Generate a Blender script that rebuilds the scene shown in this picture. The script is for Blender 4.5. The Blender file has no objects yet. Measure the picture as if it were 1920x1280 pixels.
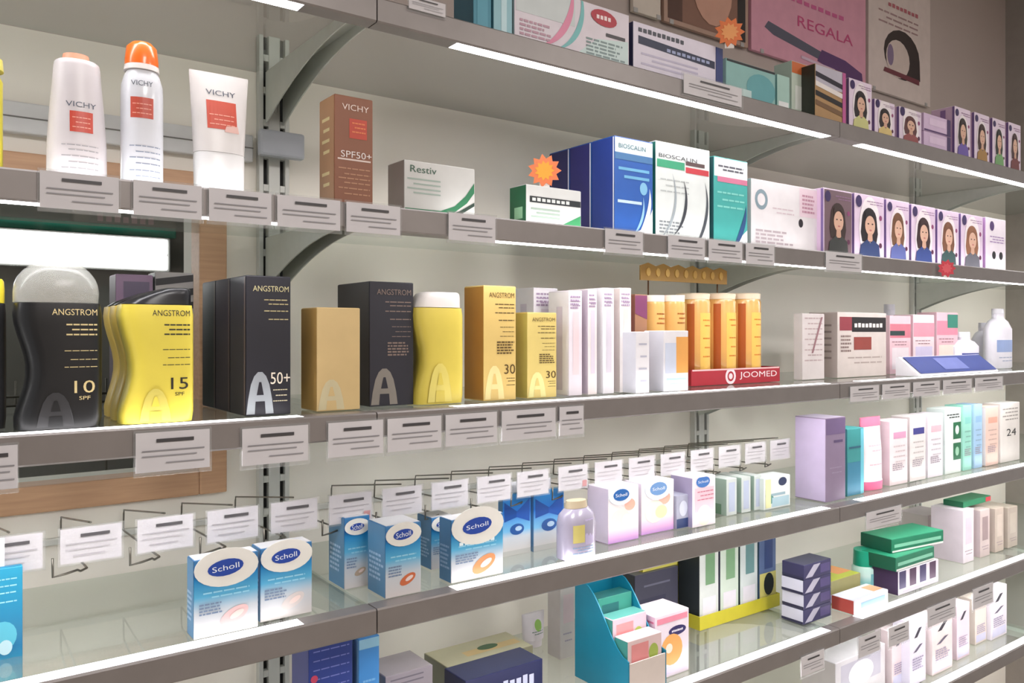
import bpy, bmesh, math, random
from mathutils import Vector, Matrix

# ------------------------------------------------------------------ camera
R = math.radians
CZ, WALL = 1.5, 1.25            # eye height, distance of the eye from the back wall (metres)
F, CX, CY, YAW = 1523.0, 960.0, 625.0, R(36.1)
SY, CYW = math.sin(YAW), math.cos(YAW)
sc = bpy.context.scene
C = sc.collection
cam = bpy.data.cameras.new('camera')
cam.sensor_width = 36.0
cam.lens = 36.0 * F / 1920.0
cam.shift_y = -15.0 / 1920.0
cam.clip_start = 0.02
co = bpy.data.objects.new('camera', cam)
co.location = (0, -WALL, CZ)
co.rotation_euler = (R(90), 0, -YAW)
C.objects.link(co)
sc.camera = co

# ------------------------------------------------------------------ world, fill lamps, exposure
w = bpy.data.worlds.new('room_light')
sc.world = w
w.use_nodes = True
w.node_tree.nodes['Background'].inputs[0].default_value = (1.0, 0.96, 0.935, 1)
w.node_tree.nodes['Background'].inputs[1].default_value = 0.42


def area(name, loc, size, size_y, power, col, rot=(0, 0, 0)):
    l = bpy.data.lights.new(name, 'AREA')
    l.shape = 'RECTANGLE'
    l.size, l.size_y, l.energy, l.color = size, size_y, power, col
    o = bpy.data.objects.new(name, l)
    o.location, o.rotation_euler = loc, rot
    C.objects.link(o)


area('fill_lamp', (0.6, -2.6, 2.66), 0.6, 1.2, 40, (1.0, 0.955, 0.93))  # both area lamps are unseen, added at ceiling height as fill
area('fill_lamp', (2.4, -2.6, 2.66), 0.6, 1.2, 34, (1.0, 0.955, 0.93))
LED_DOWN, LED_UP = 16.0, 3.4
vs = sc.view_settings
vs.view_transform = 'Standard'
vs.look = 'None'
vs.exposure = 0.22
vs.gamma = 1.0
vs.use_curve_mapping = False

rnd = random.Random(7)


# ------------------------------------------------------------------ measuring: where a line of sight meets a plane D metres in front of the eye
def fx(px, D):
    u = (px - CX) / F
    return D * (SY + u * CYW) / (CYW - u * SY)


def fz(px, py, D):
    u = (px - CX) / F
    return (CY - py) / F * D / (CYW - u * SY)


# ------------------------------------------------------------------ materials
def lin(c):
    c = c / 255.0
    return c / 12.92 if c <= 0.04045 else ((c + 0.055) / 1.055) ** 2.4


def rgb(c):
    return (lin(c[0]), lin(c[1]), lin(c[2]), 1)


_M = {}


def mat(c, rough=0.45, metal=0.0, var=0.04, scale=30.0, coat=0.0):
    k = (tuple(c), rough, metal, var, scale, coat)
    if k in _M:
        return _M[k]
    m = bpy.data.materials.new('paint_%d_%d_%d' % tuple(c))
    m.use_nodes = True
    nt = m.node_tree
    b = nt.nodes['Principled BSDF']
    n = nt.nodes.new('ShaderNodeTexNoise')
    n.inputs['Scale'].default_value = scale
    tc = nt.nodes.new('ShaderNodeTexCoord')
    nt.links.new(tc.outputs['Object'], n.inputs['Vector'])
    rp = nt.nodes.new('ShaderNodeValToRGB')
    a = rgb(c)
    rp.color_ramp.elements[0].position, rp.color_ramp.elements[1].position = 0.3, 0.7
    rp.color_ramp.elements[0].color = tuple(x * (1 - var) for x in a[:3]) + (1,)
    rp.color_ramp.elements[1].color = tuple(min(1, x * (1 + var)) for x in a[:3]) + (1,)
    nt.links.new(n.outputs['Fac'], rp.inputs['Fac'])
    nt.links.new(rp.outputs['Color'], b.inputs['Base Color'])
    b.inputs['Roughness'].default_value = rough
    b.inputs['Metallic'].default_value = metal
    b.inputs['Coat Weight'].default_value = coat
    _M[k] = m
    return m


def gmat(stops, rough=0.35, axis=2):
    """printed colour bands along the height of a pack"""
    k = ('g', tuple((p, tuple(c)) for p, c in stops), rough, axis)
    if k in _M:
        return _M[k]
    m = bpy.data.materials.new('printed_bands')
    m.use_nodes = True
    nt = m.node_tree
    b = nt.nodes['Principled BSDF']
    tc = nt.nodes.new('ShaderNodeTexCoord')
    sp = nt.nodes.new('ShaderNodeSeparateXYZ')
    rp = nt.nodes.new('ShaderNodeValToRGB')
    nt.links.new(tc.outputs['Generated'], sp.inputs[0])
    nt.links.new(sp.outputs[axis], rp.inputs['Fac'])
    e = rp.color_ramp.elements
    while len(e) < len(stops):
        e.new(0.5)
    for i, (p, c) in enumerate(stops):
        e[i].position, e[i].color = p, rgb(c)
    nt.links.new(rp.outputs['Color'], b.inputs['Base Color'])
    b.inputs['Roughness'].default_value = rough
    _M[k] = m
    return m


def clear_mat(name, tint, rough, ior, milk=0.0):
    m = bpy.data.materials.new(name)
    m.use_nodes = True
    nt = m.node_tree
    nt.nodes.remove(nt.nodes['Principled BSDF'])
    out = nt.nodes['Material Output']
    tr = nt.nodes.new('ShaderNodeBsdfTransparent')
    tr.inputs[0].default_value = tint + (1,)
    gl = nt.nodes.new('ShaderNodeBsdfGlossy')
    gl.inputs['Roughness'].default_value = rough
    fr = nt.nodes.new('ShaderNodeFresnel')
    fr.inputs[0].default_value = ior
    mx = nt.nodes.new('ShaderNodeMixShader')
    ge = nt.nodes.new('ShaderNodeNewGeometry')          # one reflection per sheet: only the face turned to the ray reflects
    su = nt.nodes.new('ShaderNodeMath')
    su.operation = 'SUBTRACT'
    su.use_clamp = True
    nt.links.new(fr.outputs[0], su.inputs[0])
    nt.links.new(ge.outputs['Backfacing'], su.inputs[1])
    nt.links.new(su.outputs[0], mx.inputs[0])
    last = tr
    if milk:
        df = nt.nodes.new('ShaderNodeBsdfDiffuse')
        df.inputs[0].default_value = (0.84, 0.86, 0.82, 1)
        m2 = nt.nodes.new('ShaderNodeMixShader')
        m2.inputs[0].default_value = milk
        nt.links.new(tr.outputs[0], m2.inputs[1])
        nt.links.new(df.outputs[0], m2.inputs[2])
        last = m2
    nt.links.new(last.outputs[0], mx.inputs[1])
    nt.links.new(gl.outputs[0], mx.inputs[2])
    nt.links.new(mx.outputs[0], out.inputs[0])
    return m


def emit(name, c, s):
    m = bpy.data.materials.new(name)
    m.use_nodes = True
    b = m.node_tree.nodes['Principled BSDF']
    b.inputs['Base Color'].default_value = rgb((235, 235, 235))
    b.inputs['Emission Color'].default_value = rgb(c)
    b.inputs['Emission Strength'].default_value = s
    return m


def wall_paint(c, name):
    m = mat(c, 0.7, 0, 0.03, 3.0).copy()
    m.name = name
    nt = m.node_tree
    n = nt.nodes.new('ShaderNodeTexNoise')
    n.inputs['Scale'].default_value = 180
    bp = nt.nodes.new('ShaderNodeBump')
    bp.inputs['Strength'].default_value = 0.05
    nt.links.new(n.outputs['Fac'], bp.inputs['Height'])
    nt.links.new(bp.outputs[0], nt.nodes['Principled BSDF'].inputs['Normal'])
    return m


def wood_mat():
    m = bpy.data.materials.new('frame_wood')
    m.use_nodes = True
    nt = m.node_tree
    b = nt.nodes['Principled BSDF']
    tc = nt.nodes.new('ShaderNodeTexCoord')
    mp = nt.nodes.new('ShaderNodeMapping')
    mp.inputs['Scale'].default_value = (4, 40, 60)
    n = nt.nodes.new('ShaderNodeTexNoise')
    n.inputs['Scale'].default_value = 3
    rp = nt.nodes.new('ShaderNodeValToRGB')
    rp.color_ramp.elements[0].color = rgb((168, 128, 98))
    rp.color_ramp.elements[1].color = rgb((206, 164, 128))
    nt.links.new(tc.outputs['Object'], mp.inputs[0])
    nt.links.new(mp.outputs[0], n.inputs['Vector'])
    nt.links.new(n.outputs['Fac'], rp.inputs['Fac'])
    nt.links.new(rp.outputs[0], b.inputs['Base Color'])
    b.inputs['Roughness'].default_value = 0.5
    return m


GLASS = clear_mat('shelf_glass', (0.945, 0.985, 0.96), 0.03, 2.2, 0.09)
PANE = clear_mat('window_glass', (0.97, 0.98, 0.975), 0.02, 1.45)
PLASTIC = clear_mat('clear_plastic', (0.95, 0.95, 0.96), 0.12, 1.4, 0.10)
FROST = clear_mat('frosted_plastic', (0.93, 0.90, 0.85), 0.2, 1.35, 0.24)
METAL = mat((140, 134, 131), 0.4, 0.35)
WMETAL = mat((205, 205, 200), 0.4, 0.1)
GMETAL = mat((200, 203, 196), 0.42, 0.1)
WIRE = mat((120, 116, 108), 0.3, 0.8)
BLACK = mat((14, 14, 14), 0.6)
LED = emit('led_diffuser', (255, 252, 255), LED_DOWN)
LED2 = emit('led_diffuser_upper', (255, 252, 255), LED_UP)
PAPER = (226, 222, 224)
INK = (50, 48, 50)


# ------------------------------------------------------------------ mesh helpers
def mk(name, verts, faces, m, parent=None, loc=(0, 0, 0), smooth=False):
    me = bpy.data.meshes.new(name)
    me.from_pydata([tuple(v) for v in verts], [], faces)
    if m is not None:
        me.materials.append(m)
    if smooth:
        for p in me.polygons:
            p.use_smooth = True
    o = bpy.data.objects.new(name, me)
    o.location = loc
    C.objects.link(o)
    if parent is not None:
        o.parent = parent
    return o


def from_bm(name, bm, m, parent=None, loc=(0, 0, 0), smooth=False):
    me = bpy.data.meshes.new(name)
    bm.to_mesh(me)
    bm.free()
    me.materials.append(m)
    if smooth:
        for p in me.polygons:
            p.use_smooth = True
    o = bpy.data.objects.new(name, me)
    o.location = loc
    C.objects.link(o)
    if parent is not None:
        o.parent = parent
    return o


def box(name, x0, x1, y0, y1, z0, z1, m, parent=None, bev=0.0):
    bm = bmesh.new()
    vs_ = [bm.verts.new((x, y, z)) for z in (z0, z1) for y in (y0, y1) for x in (x0, x1)]
    for f in ((0, 2, 3, 1), (4, 5, 7, 6), (0, 1, 5, 4), (2, 6, 7, 3), (0, 4, 6, 2), (1, 3, 7, 5)):
        bm.faces.new([vs_[i] for i in f])
    if bev:
        bmesh.ops.bevel(bm, geom=bm.edges[:], offset=bev, segments=2, affect='EDGES', profile=0.5)
    return from_bm(name, bm, m, parent)


def prism(name, pts, a0, a1, axis, m, parent=None, bev=0.0):
    """polygon extruded along an axis: 'x' takes (y,z) points, 'y' takes (x,z), 'z' takes (x,y)"""
    n = len(pts)

    def v(p, a):
        return {'x': (a, p[0], p[1]), 'y': (p[0], a, p[1]), 'z': (p[0], p[1], a)}[axis]
    bm = bmesh.new()
    A = [bm.verts.new(v(p, a0)) for p in pts]
    B = [bm.verts.new(v(p, a1)) for p in pts]
    bm.faces.new(A)
    bm.faces.new(B[::-1])
    for i in range(n):
        bm.faces.new((A[i], B[i], B[(i + 1) % n], A[(i + 1) % n]))
    bmesh.ops.recalc_face_normals(bm, faces=bm.faces[:])
    if bev:
        bmesh.ops.bevel(bm, geom=bm.edges[:], offset=bev, segments=2, affect='EDGES')
    return from_bm(name, bm, m, parent)


def tube(name, pts, r, m, parent=None, n=6):
    bm = bmesh.new()
    rings = []
    pts = [Vector(p) for p in pts]
    for i, p in enumerate(pts):
        d = (pts[min(i + 1, len(pts) - 1)] - pts[max(i - 1, 0)]).normalized()
        up = Vector((0, 0, 1)) if abs(d.z) < 0.9 else Vector((1, 0, 0))
        s = d.cross(up).normalized()
        t = s.cross(d)
        rings.append([bm.verts.new(p + r * (math.cos(2 * math.pi * k / n) * s + math.sin(2 * math.pi * k / n) * t)) for k in range(n)])
    for a, b in zip(rings, rings[1:]):
        for k in range(n):
            bm.faces.new((a[k], a[(k + 1) % n], b[(k + 1) % n], b[k]))
    bm.faces.new(rings[0][::-1])
    bm.faces.new(rings[-1])
    bmesh.ops.recalc_face_normals(bm, faces=bm.faces[:])
    return from_bm(name, bm, m, parent, smooth=True)


def loft(name, secs, m, parent=None, n=28):
    """stack of rounded sections (z, x_left, x_right, half_depth, squareness)"""
    bm = bmesh.new()
    rings = []
    for z, xl, xr, hd, e in secs:
        xc, hw = (xl + xr) / 2, (xr - xl) / 2
        ring = []
        for k in range(n):
            t = 2 * math.pi * k / n
            c, s = math.cos(t), math.sin(t)
            ring.append(bm.verts.new((xc + hw * math.copysign(abs(c) ** (2 / e), c), hd * math.copysign(abs(s) ** (2 / e), s), z)))
        rings.append(ring)
    for a, b in zip(rings, rings[1:]):
        for k in range(n):
            bm.faces.new((a[k], a[(k + 1) % n], b[(k + 1) % n], b[k]))
    bm.faces.new(rings[0][::-1])
    bm.faces.new(rings[-1])
    bmesh.ops.recalc_face_normals(bm, faces=bm.faces[:])
    o = from_bm(name, bm, m, parent, smooth=True)
    md = o.modifiers.new('edges', 'EDGE_SPLIT')
    md.split_angle = R(50)
    return o


def sec_surf(secs):
    def f(x, z):
        for a, b in zip(secs, secs[1:]):
            if a[0] <= z <= b[0] and b[0] > a[0]:
                t = (z - a[0]) / (b[0] - a[0])
                break
        else:
            a = b = secs[-1] if z > secs[-1][0] else secs[0]
            t = 0
        xl, xr, hd, e = [a[i] + t * (b[i] - a[i]) for i in (1, 2, 3, 4)]
        xc, hw = (xl + xr) / 2, (xr - xl) / 2
        q = min(0.999, abs(x - xc) / hw) ** e
        return -hd * (1 - q) ** (1 / e)
    return f


_T = {}


def text_mesh(s):
    if s in _T:
        return _T[s]
    cu = bpy.data.curves.new('t', 'FONT')
    cu.body = s
    cu.resolution_u = 3
    cu.align_x = 'CENTER'
    o = bpy.data.objects.new('t', cu)
    C.objects.link(o)
    dg = bpy.context.evaluated_depsgraph_get()
    me = o.evaluated_get(dg).to_mesh()
    v = [(p.co.x, p.co.y) for p in me.vertices]
    f = [tuple(p.vertices) for p in me.polygons]
    bpy.data.objects.remove(o)
    bpy.data.curves.remove(cu)
    xs, ys = [p[0] for p in v], [p[1] for p in v]
    x0, x1, y0, y1 = min(xs), max(xs), min(ys), max(ys)
    v = [((x - (x0 + x1) / 2) / (x1 - x0), (y - y0) / (y1 - y0)) for x, y in v]
    _T[s] = (v, f, (x1 - x0) / (y1 - y0))
    return _T[s]


def tag(o, label, cat, group=None, kind=None):
    o['label'] = label
    o['category'] = cat
    if group:
        o['group'] = group
    if kind:
        o['kind'] = kind
    return o


def empty(name, loc, rz=0.0):
    o = bpy.data.objects.new(name, None)
    o.location = loc
    o.rotation_euler = (0, 0, rz)
    o.empty_display_size = 0.02
    C.objects.link(o)
    return o


class Item:
    """a thing on a shelf: root empty plus printed pieces on its front ('F') or side ('L') face"""

    def __init__(s, name, label, cat, X, D, z, w, d, h, rz=0.0, group=None):
        s.root = tag(empty(name, (X, D - WALL, z + CZ), rz), label, cat, group)
        s.w, s.d, s.h = w, d, h
        s.surf = None
        s.body = None
        s.n = 0

    def pt(s, face, x, z, lay):
        e = 0.0003 * lay + 0.00001 * (s.n % 30)          # later prints lie on top of earlier ones
        if face == 'F':
            y = s.surf(x, z) if s.surf else -s.d / 2
            return (x, y - e, z)
        if face == 'L':
            return (-s.w / 2 - e, -x, z)
        return (x, z, s.h + e)            # 'T', top

    def patch(s, name, pts, faces, c, face='F', lay=1, m=None):
        s.n += 1
        if not s.surf and face != 'T':
            W, H = s.W(face), s.H(face)
            pts = [(max(-.495 * W, min(.495 * W, x)), max(.006 * H, min(.994 * H, z))) for x, z in pts]
        o = mk(name, [s.pt(face, x, z, lay) for x, z in pts], faces, m or mat(c, 0.4), s.root)
        return o

    def W(s, face):
        return s.d if face == 'L' else s.w

    def H(s, face):
        return s.d if face == 'T' else s.h

    def rect(s, x0, x1, z0, z1, c, face='F', lay=1, name='printed_panel', m=None):
        """x, z as fractions of the face (x from -0.5 to 0.5, z from 0 to 1)"""
        W, H = s.W(face), s.H(face)
        oz = -H / 2 if face == 'T' else 0
        n = 8 if (s.surf and face == 'F') else 1
        pts, fc = [], []
        for i in range(n + 1):
            x = (x0 + (x1 - x0) * i / n) * W
            pts += [(x, z0 * H + oz), (x, z1 * H + oz)]
        for i in range(n):
            fc.append((2 * i, 2 * i + 2, 2 * i + 3, 2 * i + 1))
        return s.patch(name, pts, fc, c, face, lay, m)

    def disc(s, cx, cz, rx, rz, c, face='F', lay=1, name='printed_oval', a0=0, a1=360, tilt=0):
        """centre as face fractions, radii as fractions of the face width"""
        W, H = s.W(face), s.H(face)
        oz = -H / 2 if face == 'T' else 0
        ct, st = math.cos(R(tilt)), math.sin(R(tilt))
        n = 18
        pts = []
        for i in range(n + (a1 - a0 < 360)):
            t = R(a0 + (a1 - a0) * i / n)
            ex, ez = rx * W * math.cos(t), rz * W * math.sin(t)
            pts.append((cx * W + ex * ct - ez * st, cz * H + oz + ex * st + ez * ct))
        return s.patch(name, pts, [tuple(range(len(pts)))], c, face, lay)

    def poly(s, pts, c, face='F', lay=1, name='printed_shape'):
        W, H = s.W(face), s.H(face)
        return s.patch(name, [(x * W, z * H) for x, z in pts], [tuple(range(len(pts)))], c, face, lay)

    def ring(s, cx, cz, r, t, c, a0=0, a1=360, lay=1, name='printed_ring', sz=1.0):
        W, H = s.w, s.h
        n = 20
        pts, fc = [], []
        for i in range(n + 1):
            q = R(a0 + (a1 - a0) * i / n)
            k = t * (math.sin(math.pi * i / n) if a1 - a0 < 360 else 1)
            for rr in (r, r - k):
                pts.append((cx * W + rr * W * math.cos(q), cz * H + rr * W * sz * math.sin(q)))
        for i in range(n):
            fc.append((2 * i, 2 * i + 2, 2 * i + 3, 2 * i + 1))
        return s.patch(name, pts, fc, c, 'F', lay)

    def text(s, t, cx, cz, wd, c, face='F', lay=2, ht=None, name='lettering', tilt=0):
        """wd: width as fraction of the face; ht overrides the natural height (fraction of face height)"""
        v, f, asp = text_mesh(t)
        W, H = s.W(face), s.H(face)
        oz = -H / 2 if face == 'T' else 0
        tw = wd * W
        th = ht * H if ht else tw / asp
        ct, st = math.cos(R(tilt)), math.sin(R(tilt))
        pts = [(cx * W + x * tw * ct - (y - .5) * th * st, cz * H + oz + x * tw * st + (y - .5) * th * ct) for x, y in v]
        return s.patch(name, pts, f, c, face, lay)

    def word(s, cx, cz, wd, ht, c, face='F', lay=2, n=8):
        """a word too blurred to read: one row of small printed blocks"""
        W, H = s.W(face), s.H(face)
        pts, fc = [], []
        for i in range(n):
            a = (cx - wd / 2 + wd * i / n) * W
            b = a + wd / n * .72 * W
            k = ht * H * (.5 if (i * 7 + n) % 3 else .62)
            j = len(pts)
            pts += [(a, cz * H - ht * H * .5), (b, cz * H - ht * H * .5), (b, cz * H + k), (a, cz * H + k)]
            fc.append((j, j + 1, j + 2, j + 3))
        return s.patch('printed_word', pts, fc, c, face, lay)

    def fine_print(s, x0, x1, z0, z1, c, rows=4, face='F', seed=0):
        """a block of unreadable small print: short dashes in rows, one mesh"""
        r = random.Random(seed)
        W, H = s.W(face), s.H(face)
        pts, fc = [], []
        for i in range(rows):
            z = z1 - (z1 - z0) * (i + .5) / rows
            t = .26 * (z1 - z0) / rows
            x = x0
            end = x1 - r.random() * .3 * (x1 - x0)
            while x < end:
                k = min((.08 + .14 * r.random()) * (x1 - x0), end - x)
                j = len(pts)
                pts += [(x * W, (z - t) * H), ((x + k) * W, (z - t) * H), ((x + k) * W, (z + t) * H), (x * W, (z + t) * H)]
                fc.append((j, j + 1, j + 2, j + 3))
                x += k + .035 * (x1 - x0)
        return s.patch('fine_print', pts, fc, c, face, 2)

    def lines(s, x0, x1, zs, c, th=0.012, face='F', lay=1):
        if th < .025:                                    # a line of small print: word-long dashes, all rows one print
            r = random.Random(len(zs) * 7 + int(th * 1000))
            W, H = s.W(face), s.H(face)
            pts, fc = [], []
            for i, z in enumerate(zs):
                x = x0 + (x1 - x0) * (0.0 if i % 2 == 0 else 0.18)
                while x < x1 - .01:
                    k = min((.10 + .16 * r.random()) * (x1 - x0), x1 - x)
                    j = len(pts)
                    pts += [(x * W, (z - th / 2) * H), ((x + k) * W, (z - th / 2) * H), ((x + k) * W, (z + th / 2) * H), (x * W, (z + th / 2) * H)]
                    fc.append((j, j + 1, j + 2, j + 3))
                    x += k + .03 * (x1 - x0)
            s.patch('printed_text', pts, fc, c, face, lay)
            return
        for i, z in enumerate(zs):
            a = x0 + (x1 - x0) * (0.0 if i % 2 == 0 else 0.18)
            s.rect(a, x1, z - th / 2, z + th / 2, c, face, lay, 'printed_line')


def carton(name, label, cat, shelf, xa, xb, ytop, D, depth, c, side=None, top=None, rz=0.0, group=None, h=None, z0=None, m=None, back=0.0):
    """box whose front face spans the sight lines xa..xb at distance D and stands on a shelf"""
    X0, X1 = fx(xa, D), fx(xb, D)
    z = S[shelf] + 0.0008 if z0 is None else z0
    hh = h or fz((xa + xb) / 2, ytop, D) - z
    return carton_at(name, label, cat, X0 + 0.0007, X1 - 0.0007, D, depth, z, hh, c, side, top, rz, group, m)


def carton_at(name, label, cat, X0, X1, D, depth, z, hh, c, side=None, top=None, rz=0.0, group=None, m=None):
    it = Item(name, label, cat, (X0 + X1) / 2, D + depth / 2, z, X1 - X0, depth, hh, rz, group)
    bm_ = m or mat(c, 0.42)
    it.body = box('carton_body', -it.w / 2, it.w / 2, -it.d / 2, it.d / 2, 0, hh, bm_, it.root, min(0.0008, it.w / 20))
    k = 0.0012
    box('tuck_flap', -it.w / 2 + k, it.w / 2 - k, -it.d / 2 + k, it.d / 2 - k, hh - 0.0002, hh + 0.0004, mat(top or c, 0.42), it.root)
    if side:
        it.rect(-.49, .49, .01, .99, side, 'L', 1, 'side_panel')
    return it


# ------------------------------------------------------------------ the setting
S = {1: .412, 2: .157, 3: -.0965, 4: -.337, 5: -.573, 6: -.789}     # tops of the shelves, from eye height
NTH = {1: 'topmost', 2: 'second', 3: 'third', 4: 'fourth', 5: 'fifth', 6: 'lowest'}
UP = [-.54, .445, 1.435, 2.39]
ENDX = 3.0
WALLC = (240, 235, 225)


def structure(o, label=None):
    o['kind'] = 'structure'
    if label:
        o['label'] = label
    return o


wallm = wall_paint(WALLC, 'wall_paint')
hx0, hx1, hz0, hz1 = -.75, .334, -.203, .203
bm = bmesh.new()
xs, zs = [-1.6, hx0, hx1, ENDX + .02], [-CZ, hz0, hz1, .404]
for i in range(3):
    for j in range(3):
        if i == 1 and j == 1:
            continue
        for y in (0.0, 0.08):
            q = [(xs[i], zs[j]), (xs[i + 1], zs[j]), (xs[i + 1], zs[j + 1]), (xs[i], zs[j + 1])]
            if y > 0:
                q = q[::-1]
            bm.faces.new([bm.verts.new((a, y, b + CZ)) for a, b in q])
for a, b in (((hx0, hz0), (hx1, hz0)), ((hx1, hz0), (hx1, hz1)), ((hx1, hz1), (hx0, hz1)), ((hx0, hz1), (hx0, hz0))):
    bm.faces.new([bm.verts.new((p[0], y, p[1] + CZ)) for p, y in ((a, 0), (a, .08), (b, .08), (b, 0))])
structure(from_bm('wall_back', bm, wallm))
structure(box('wall_back_upper', -1.6, ENDX + .02, 0, .08, CZ + .404, CZ + 1.2, wall_paint((178, 165, 159), 'upper_wall_mauve')))  # above the topmost shelf: a darker mauve than the wall below
structure(box('floor', -1.6, 4.2, -3.6, 1.5, -.05, 0, mat((150, 140, 128), .4)))
structure(box('ceiling', -1.6, 4.2, -3.6, 1.5, 2.72, 2.78, mat((205, 200, 196), .8)))
structure(box('wall_right', ENDX, ENDX + .03, -.42, 0, 0, 2.7, mat((150, 142, 136), .6)))
structure(box('wall_front', -1.6, 4.2, -3.65, -3.6, 0, 2.72, mat((170, 160, 152), .8)))

# the opening to the back room, framed in wood
WOOD = wood_mat()
wf = structure(empty('window_1', (0, 0, CZ)))
ow = .038
box('frame_stile', hx1 - .002, hx1 + ow, -.016, .03, hz0 - .034, hz1 + .034, WOOD, wf, .002)
box('frame_stile', hx0 - ow, hx0 + .002, -.016, .03, hz0 - .034, hz1 + .034, WOOD, wf, .002)
box('frame_rail', hx0 + .002, hx1 - .002, -.016, .03, hz0 - .034, hz0 + .002, WOOD, wf, .002)
box('frame_rail', hx0 + .002, hx1 - .002, -.016, .03, hz1 - .002, hz1 + .034, WOOD, wf, .002)
box('window_pane', hx0, hx1, .028, .033, hz0, hz1, PANE, wf)
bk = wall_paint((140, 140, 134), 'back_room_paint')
structure(box('wall_back_room', -1.6, 1.2, 1.05, 1.1, .6, 2.4, bk))
structure(box('wall_back_room_side', 1.2, 1.25, .09, 1.1, .6, 2.4, bk))
structure(box('ceiling_back_room', -1.6, 1.25, .09, 1.1, 2.4, 2.45, bk))
structure(box('floor_back_room', -1.6, 1.25, .09, 1.1, .55, .6, bk))
lb = tag(empty('light_box', (-.35, 1.0, CZ + .165)), 'long glowing white light box seen through the wood-framed opening', 'lamp')
box('housing', -.9, .88, -.01, .048, -.006, .084, mat((150, 150, 146), .5), lb, .004)
box('diffuser', -.89, .87, -.02, -.009, 0, .036, emit('back_room_light', (255, 255, 255), 6), lb, .002)
box('diffuser', -.89, .87, -.02, -.009, .04, .078, emit('back_room_light', (255, 255, 255), 6), lb, .002)
gb = tag(empty('sign_band', (-.35, 1.03, CZ + .252)), 'green strip sign with pink letters above the glowing light box', 'sign')
box('band', -.9, .9, -.012, .018, 0, .026, mat((40, 160, 132), .5), gb, .002)
box('letter_board', .66, .90, -.008, .018, .0265, .058, mat((140, 128, 118), .6), gb)
for k in range(7):
    box('pink_letter', .712 + .02 * k, .725 + .02 * k, -.0095, -.0082, .032, .050 - .003 * (k % 2), mat((230, 180, 184), .5), gb)
sb = tag(empty('wall_shelf', (-.3, .95, CZ - .20)), 'dark wire shelf unit low behind the wood-framed opening', 'shelf')
for k in range(3):
    tube('shelf_wire', [(-.9, -.02 * k, .012 + .022 * k), (.75, -.02 * k, .012 + .022 * k)], .003, WIRE, sb)
for k in range(9):
    tube('upright_wire', [(-.85 + .19 * k, 0, -.3), (-.85 + .19 * k, 0, .09)], .003, WIRE, sb)

# cable channel along the wall above the opening, with its end box
ch = tag(empty('cable_channel', (0, 0, CZ)), 'white cable channel along the wall behind the orange-capped bottles', 'cable channel')
box('channel_body', -1.3, .412, -.014, -.0005, .262, .303, mat((212, 212, 212), .4), ch, .002)
box('channel_seam', -1.3, .412, -.0155, -.013, .282, .2835, mat((120, 118, 114), .6), ch)
box('end_box', .412, .482, -.046, -.0305, .268, .308, mat((176, 180, 188), .4), ch, .004)

# slotted uprights
for k, X in enumerate(UP):
    nm = ['slotted metal upright on the wall left of the window frame', 'slotted metal upright on the wall beside the wooden window frame',
          'slotted metal upright behind the orange tubes and hanging packs', 'slotted metal upright nearest the end of the shelves'][k]
    if k == 0:
        continue
    u = tag(empty('upright', (X, 0, 0)), nm, 'upright', 'slotted uprights')
    for a, b, y in ((-.024, -.017, -.014), (-.009, .009, -.014), (.017, .024, -.014)):
        box('web', a, b, y, 0, .3, 1.96, mat((198, 199, 194), .4, .1), u, .001)
    bm = bmesh.new()
    for sx in (-.013, .013):
        z = .32
        while z < 1.94:
            x0, x1, z0, z1 = sx - .0038, sx + .0038, z, z + .010
            vv = [bm.verts.new((a, b, c)) for a, b, c in ((x0, -.0136, z0), (x1, -.0136, z0), (x1, -.0136, z1), (x0, -.0136, z1),
                                                          (x0, -.0005, z0), (x1, -.0005, z0), (x1, -.0005, z1), (x0, -.0005, z1))]
            for f in ((0, 1, 2, 3), (4, 7, 6, 5), (0, 4, 5, 1), (3, 2, 6, 7), (0, 3, 7, 4), (1, 5, 6, 2)):
                bm.faces.new([vv[i] for i in f])
            z += .05
    from_bm('slot_bridges', bm, mat((198, 199, 194), .4, .1), u)['kind'] = 'stuff'
    box('slot_shadow_plate', -.017, .017, -.004, -.001, .3, 1.96, BLACK, u)

# shelf brackets
BR_PTS = []
for i in range(9):
    t = i / 8
    BR_PTS.append((-.02 - .285 * t, -.078 + .064 * (1 - (1 - t) ** 1.9)))
for lv in S:
    for k, X in enumerate(UP):
        if k == 0 or (lv == 6 and k < 3):
            continue
        zt = S[lv] - .0092 + CZ
        where = {1: 'by the window frame', 2: 'behind the orange tubes', 3: 'near end panel'}[k]
        b = tag(empty('shelf_bracket', (X, 0, zt)), 'grey tapered bracket under the %s shelf, on the upright %s' % (NTH[lv], where), 'bracket', 'shelf brackets')
        pts = [(-.015, 0.0), (-.31, 0.0), (-.31, -.012)] + BR_PTS[::-1] + [(-.015, -.078)]
        for sx in (-.0145, .0125):
            prism('bracket_arm', [(p[0], p[1] - .0003) for p in pts], sx, sx + .002, 'x', GMETAL, b)
        box('bracket_top', -.0125, .0125, -.31, -.03, -.0035, -.0006, GMETAL, b, .0005)
        tube('bracket_hook', [(-.0, -.03, -.004), (0, -.02, -.012), (0, -.0165, -.03), (0, -.0165, -.06)], .0035, WMETAL, b)

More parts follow.
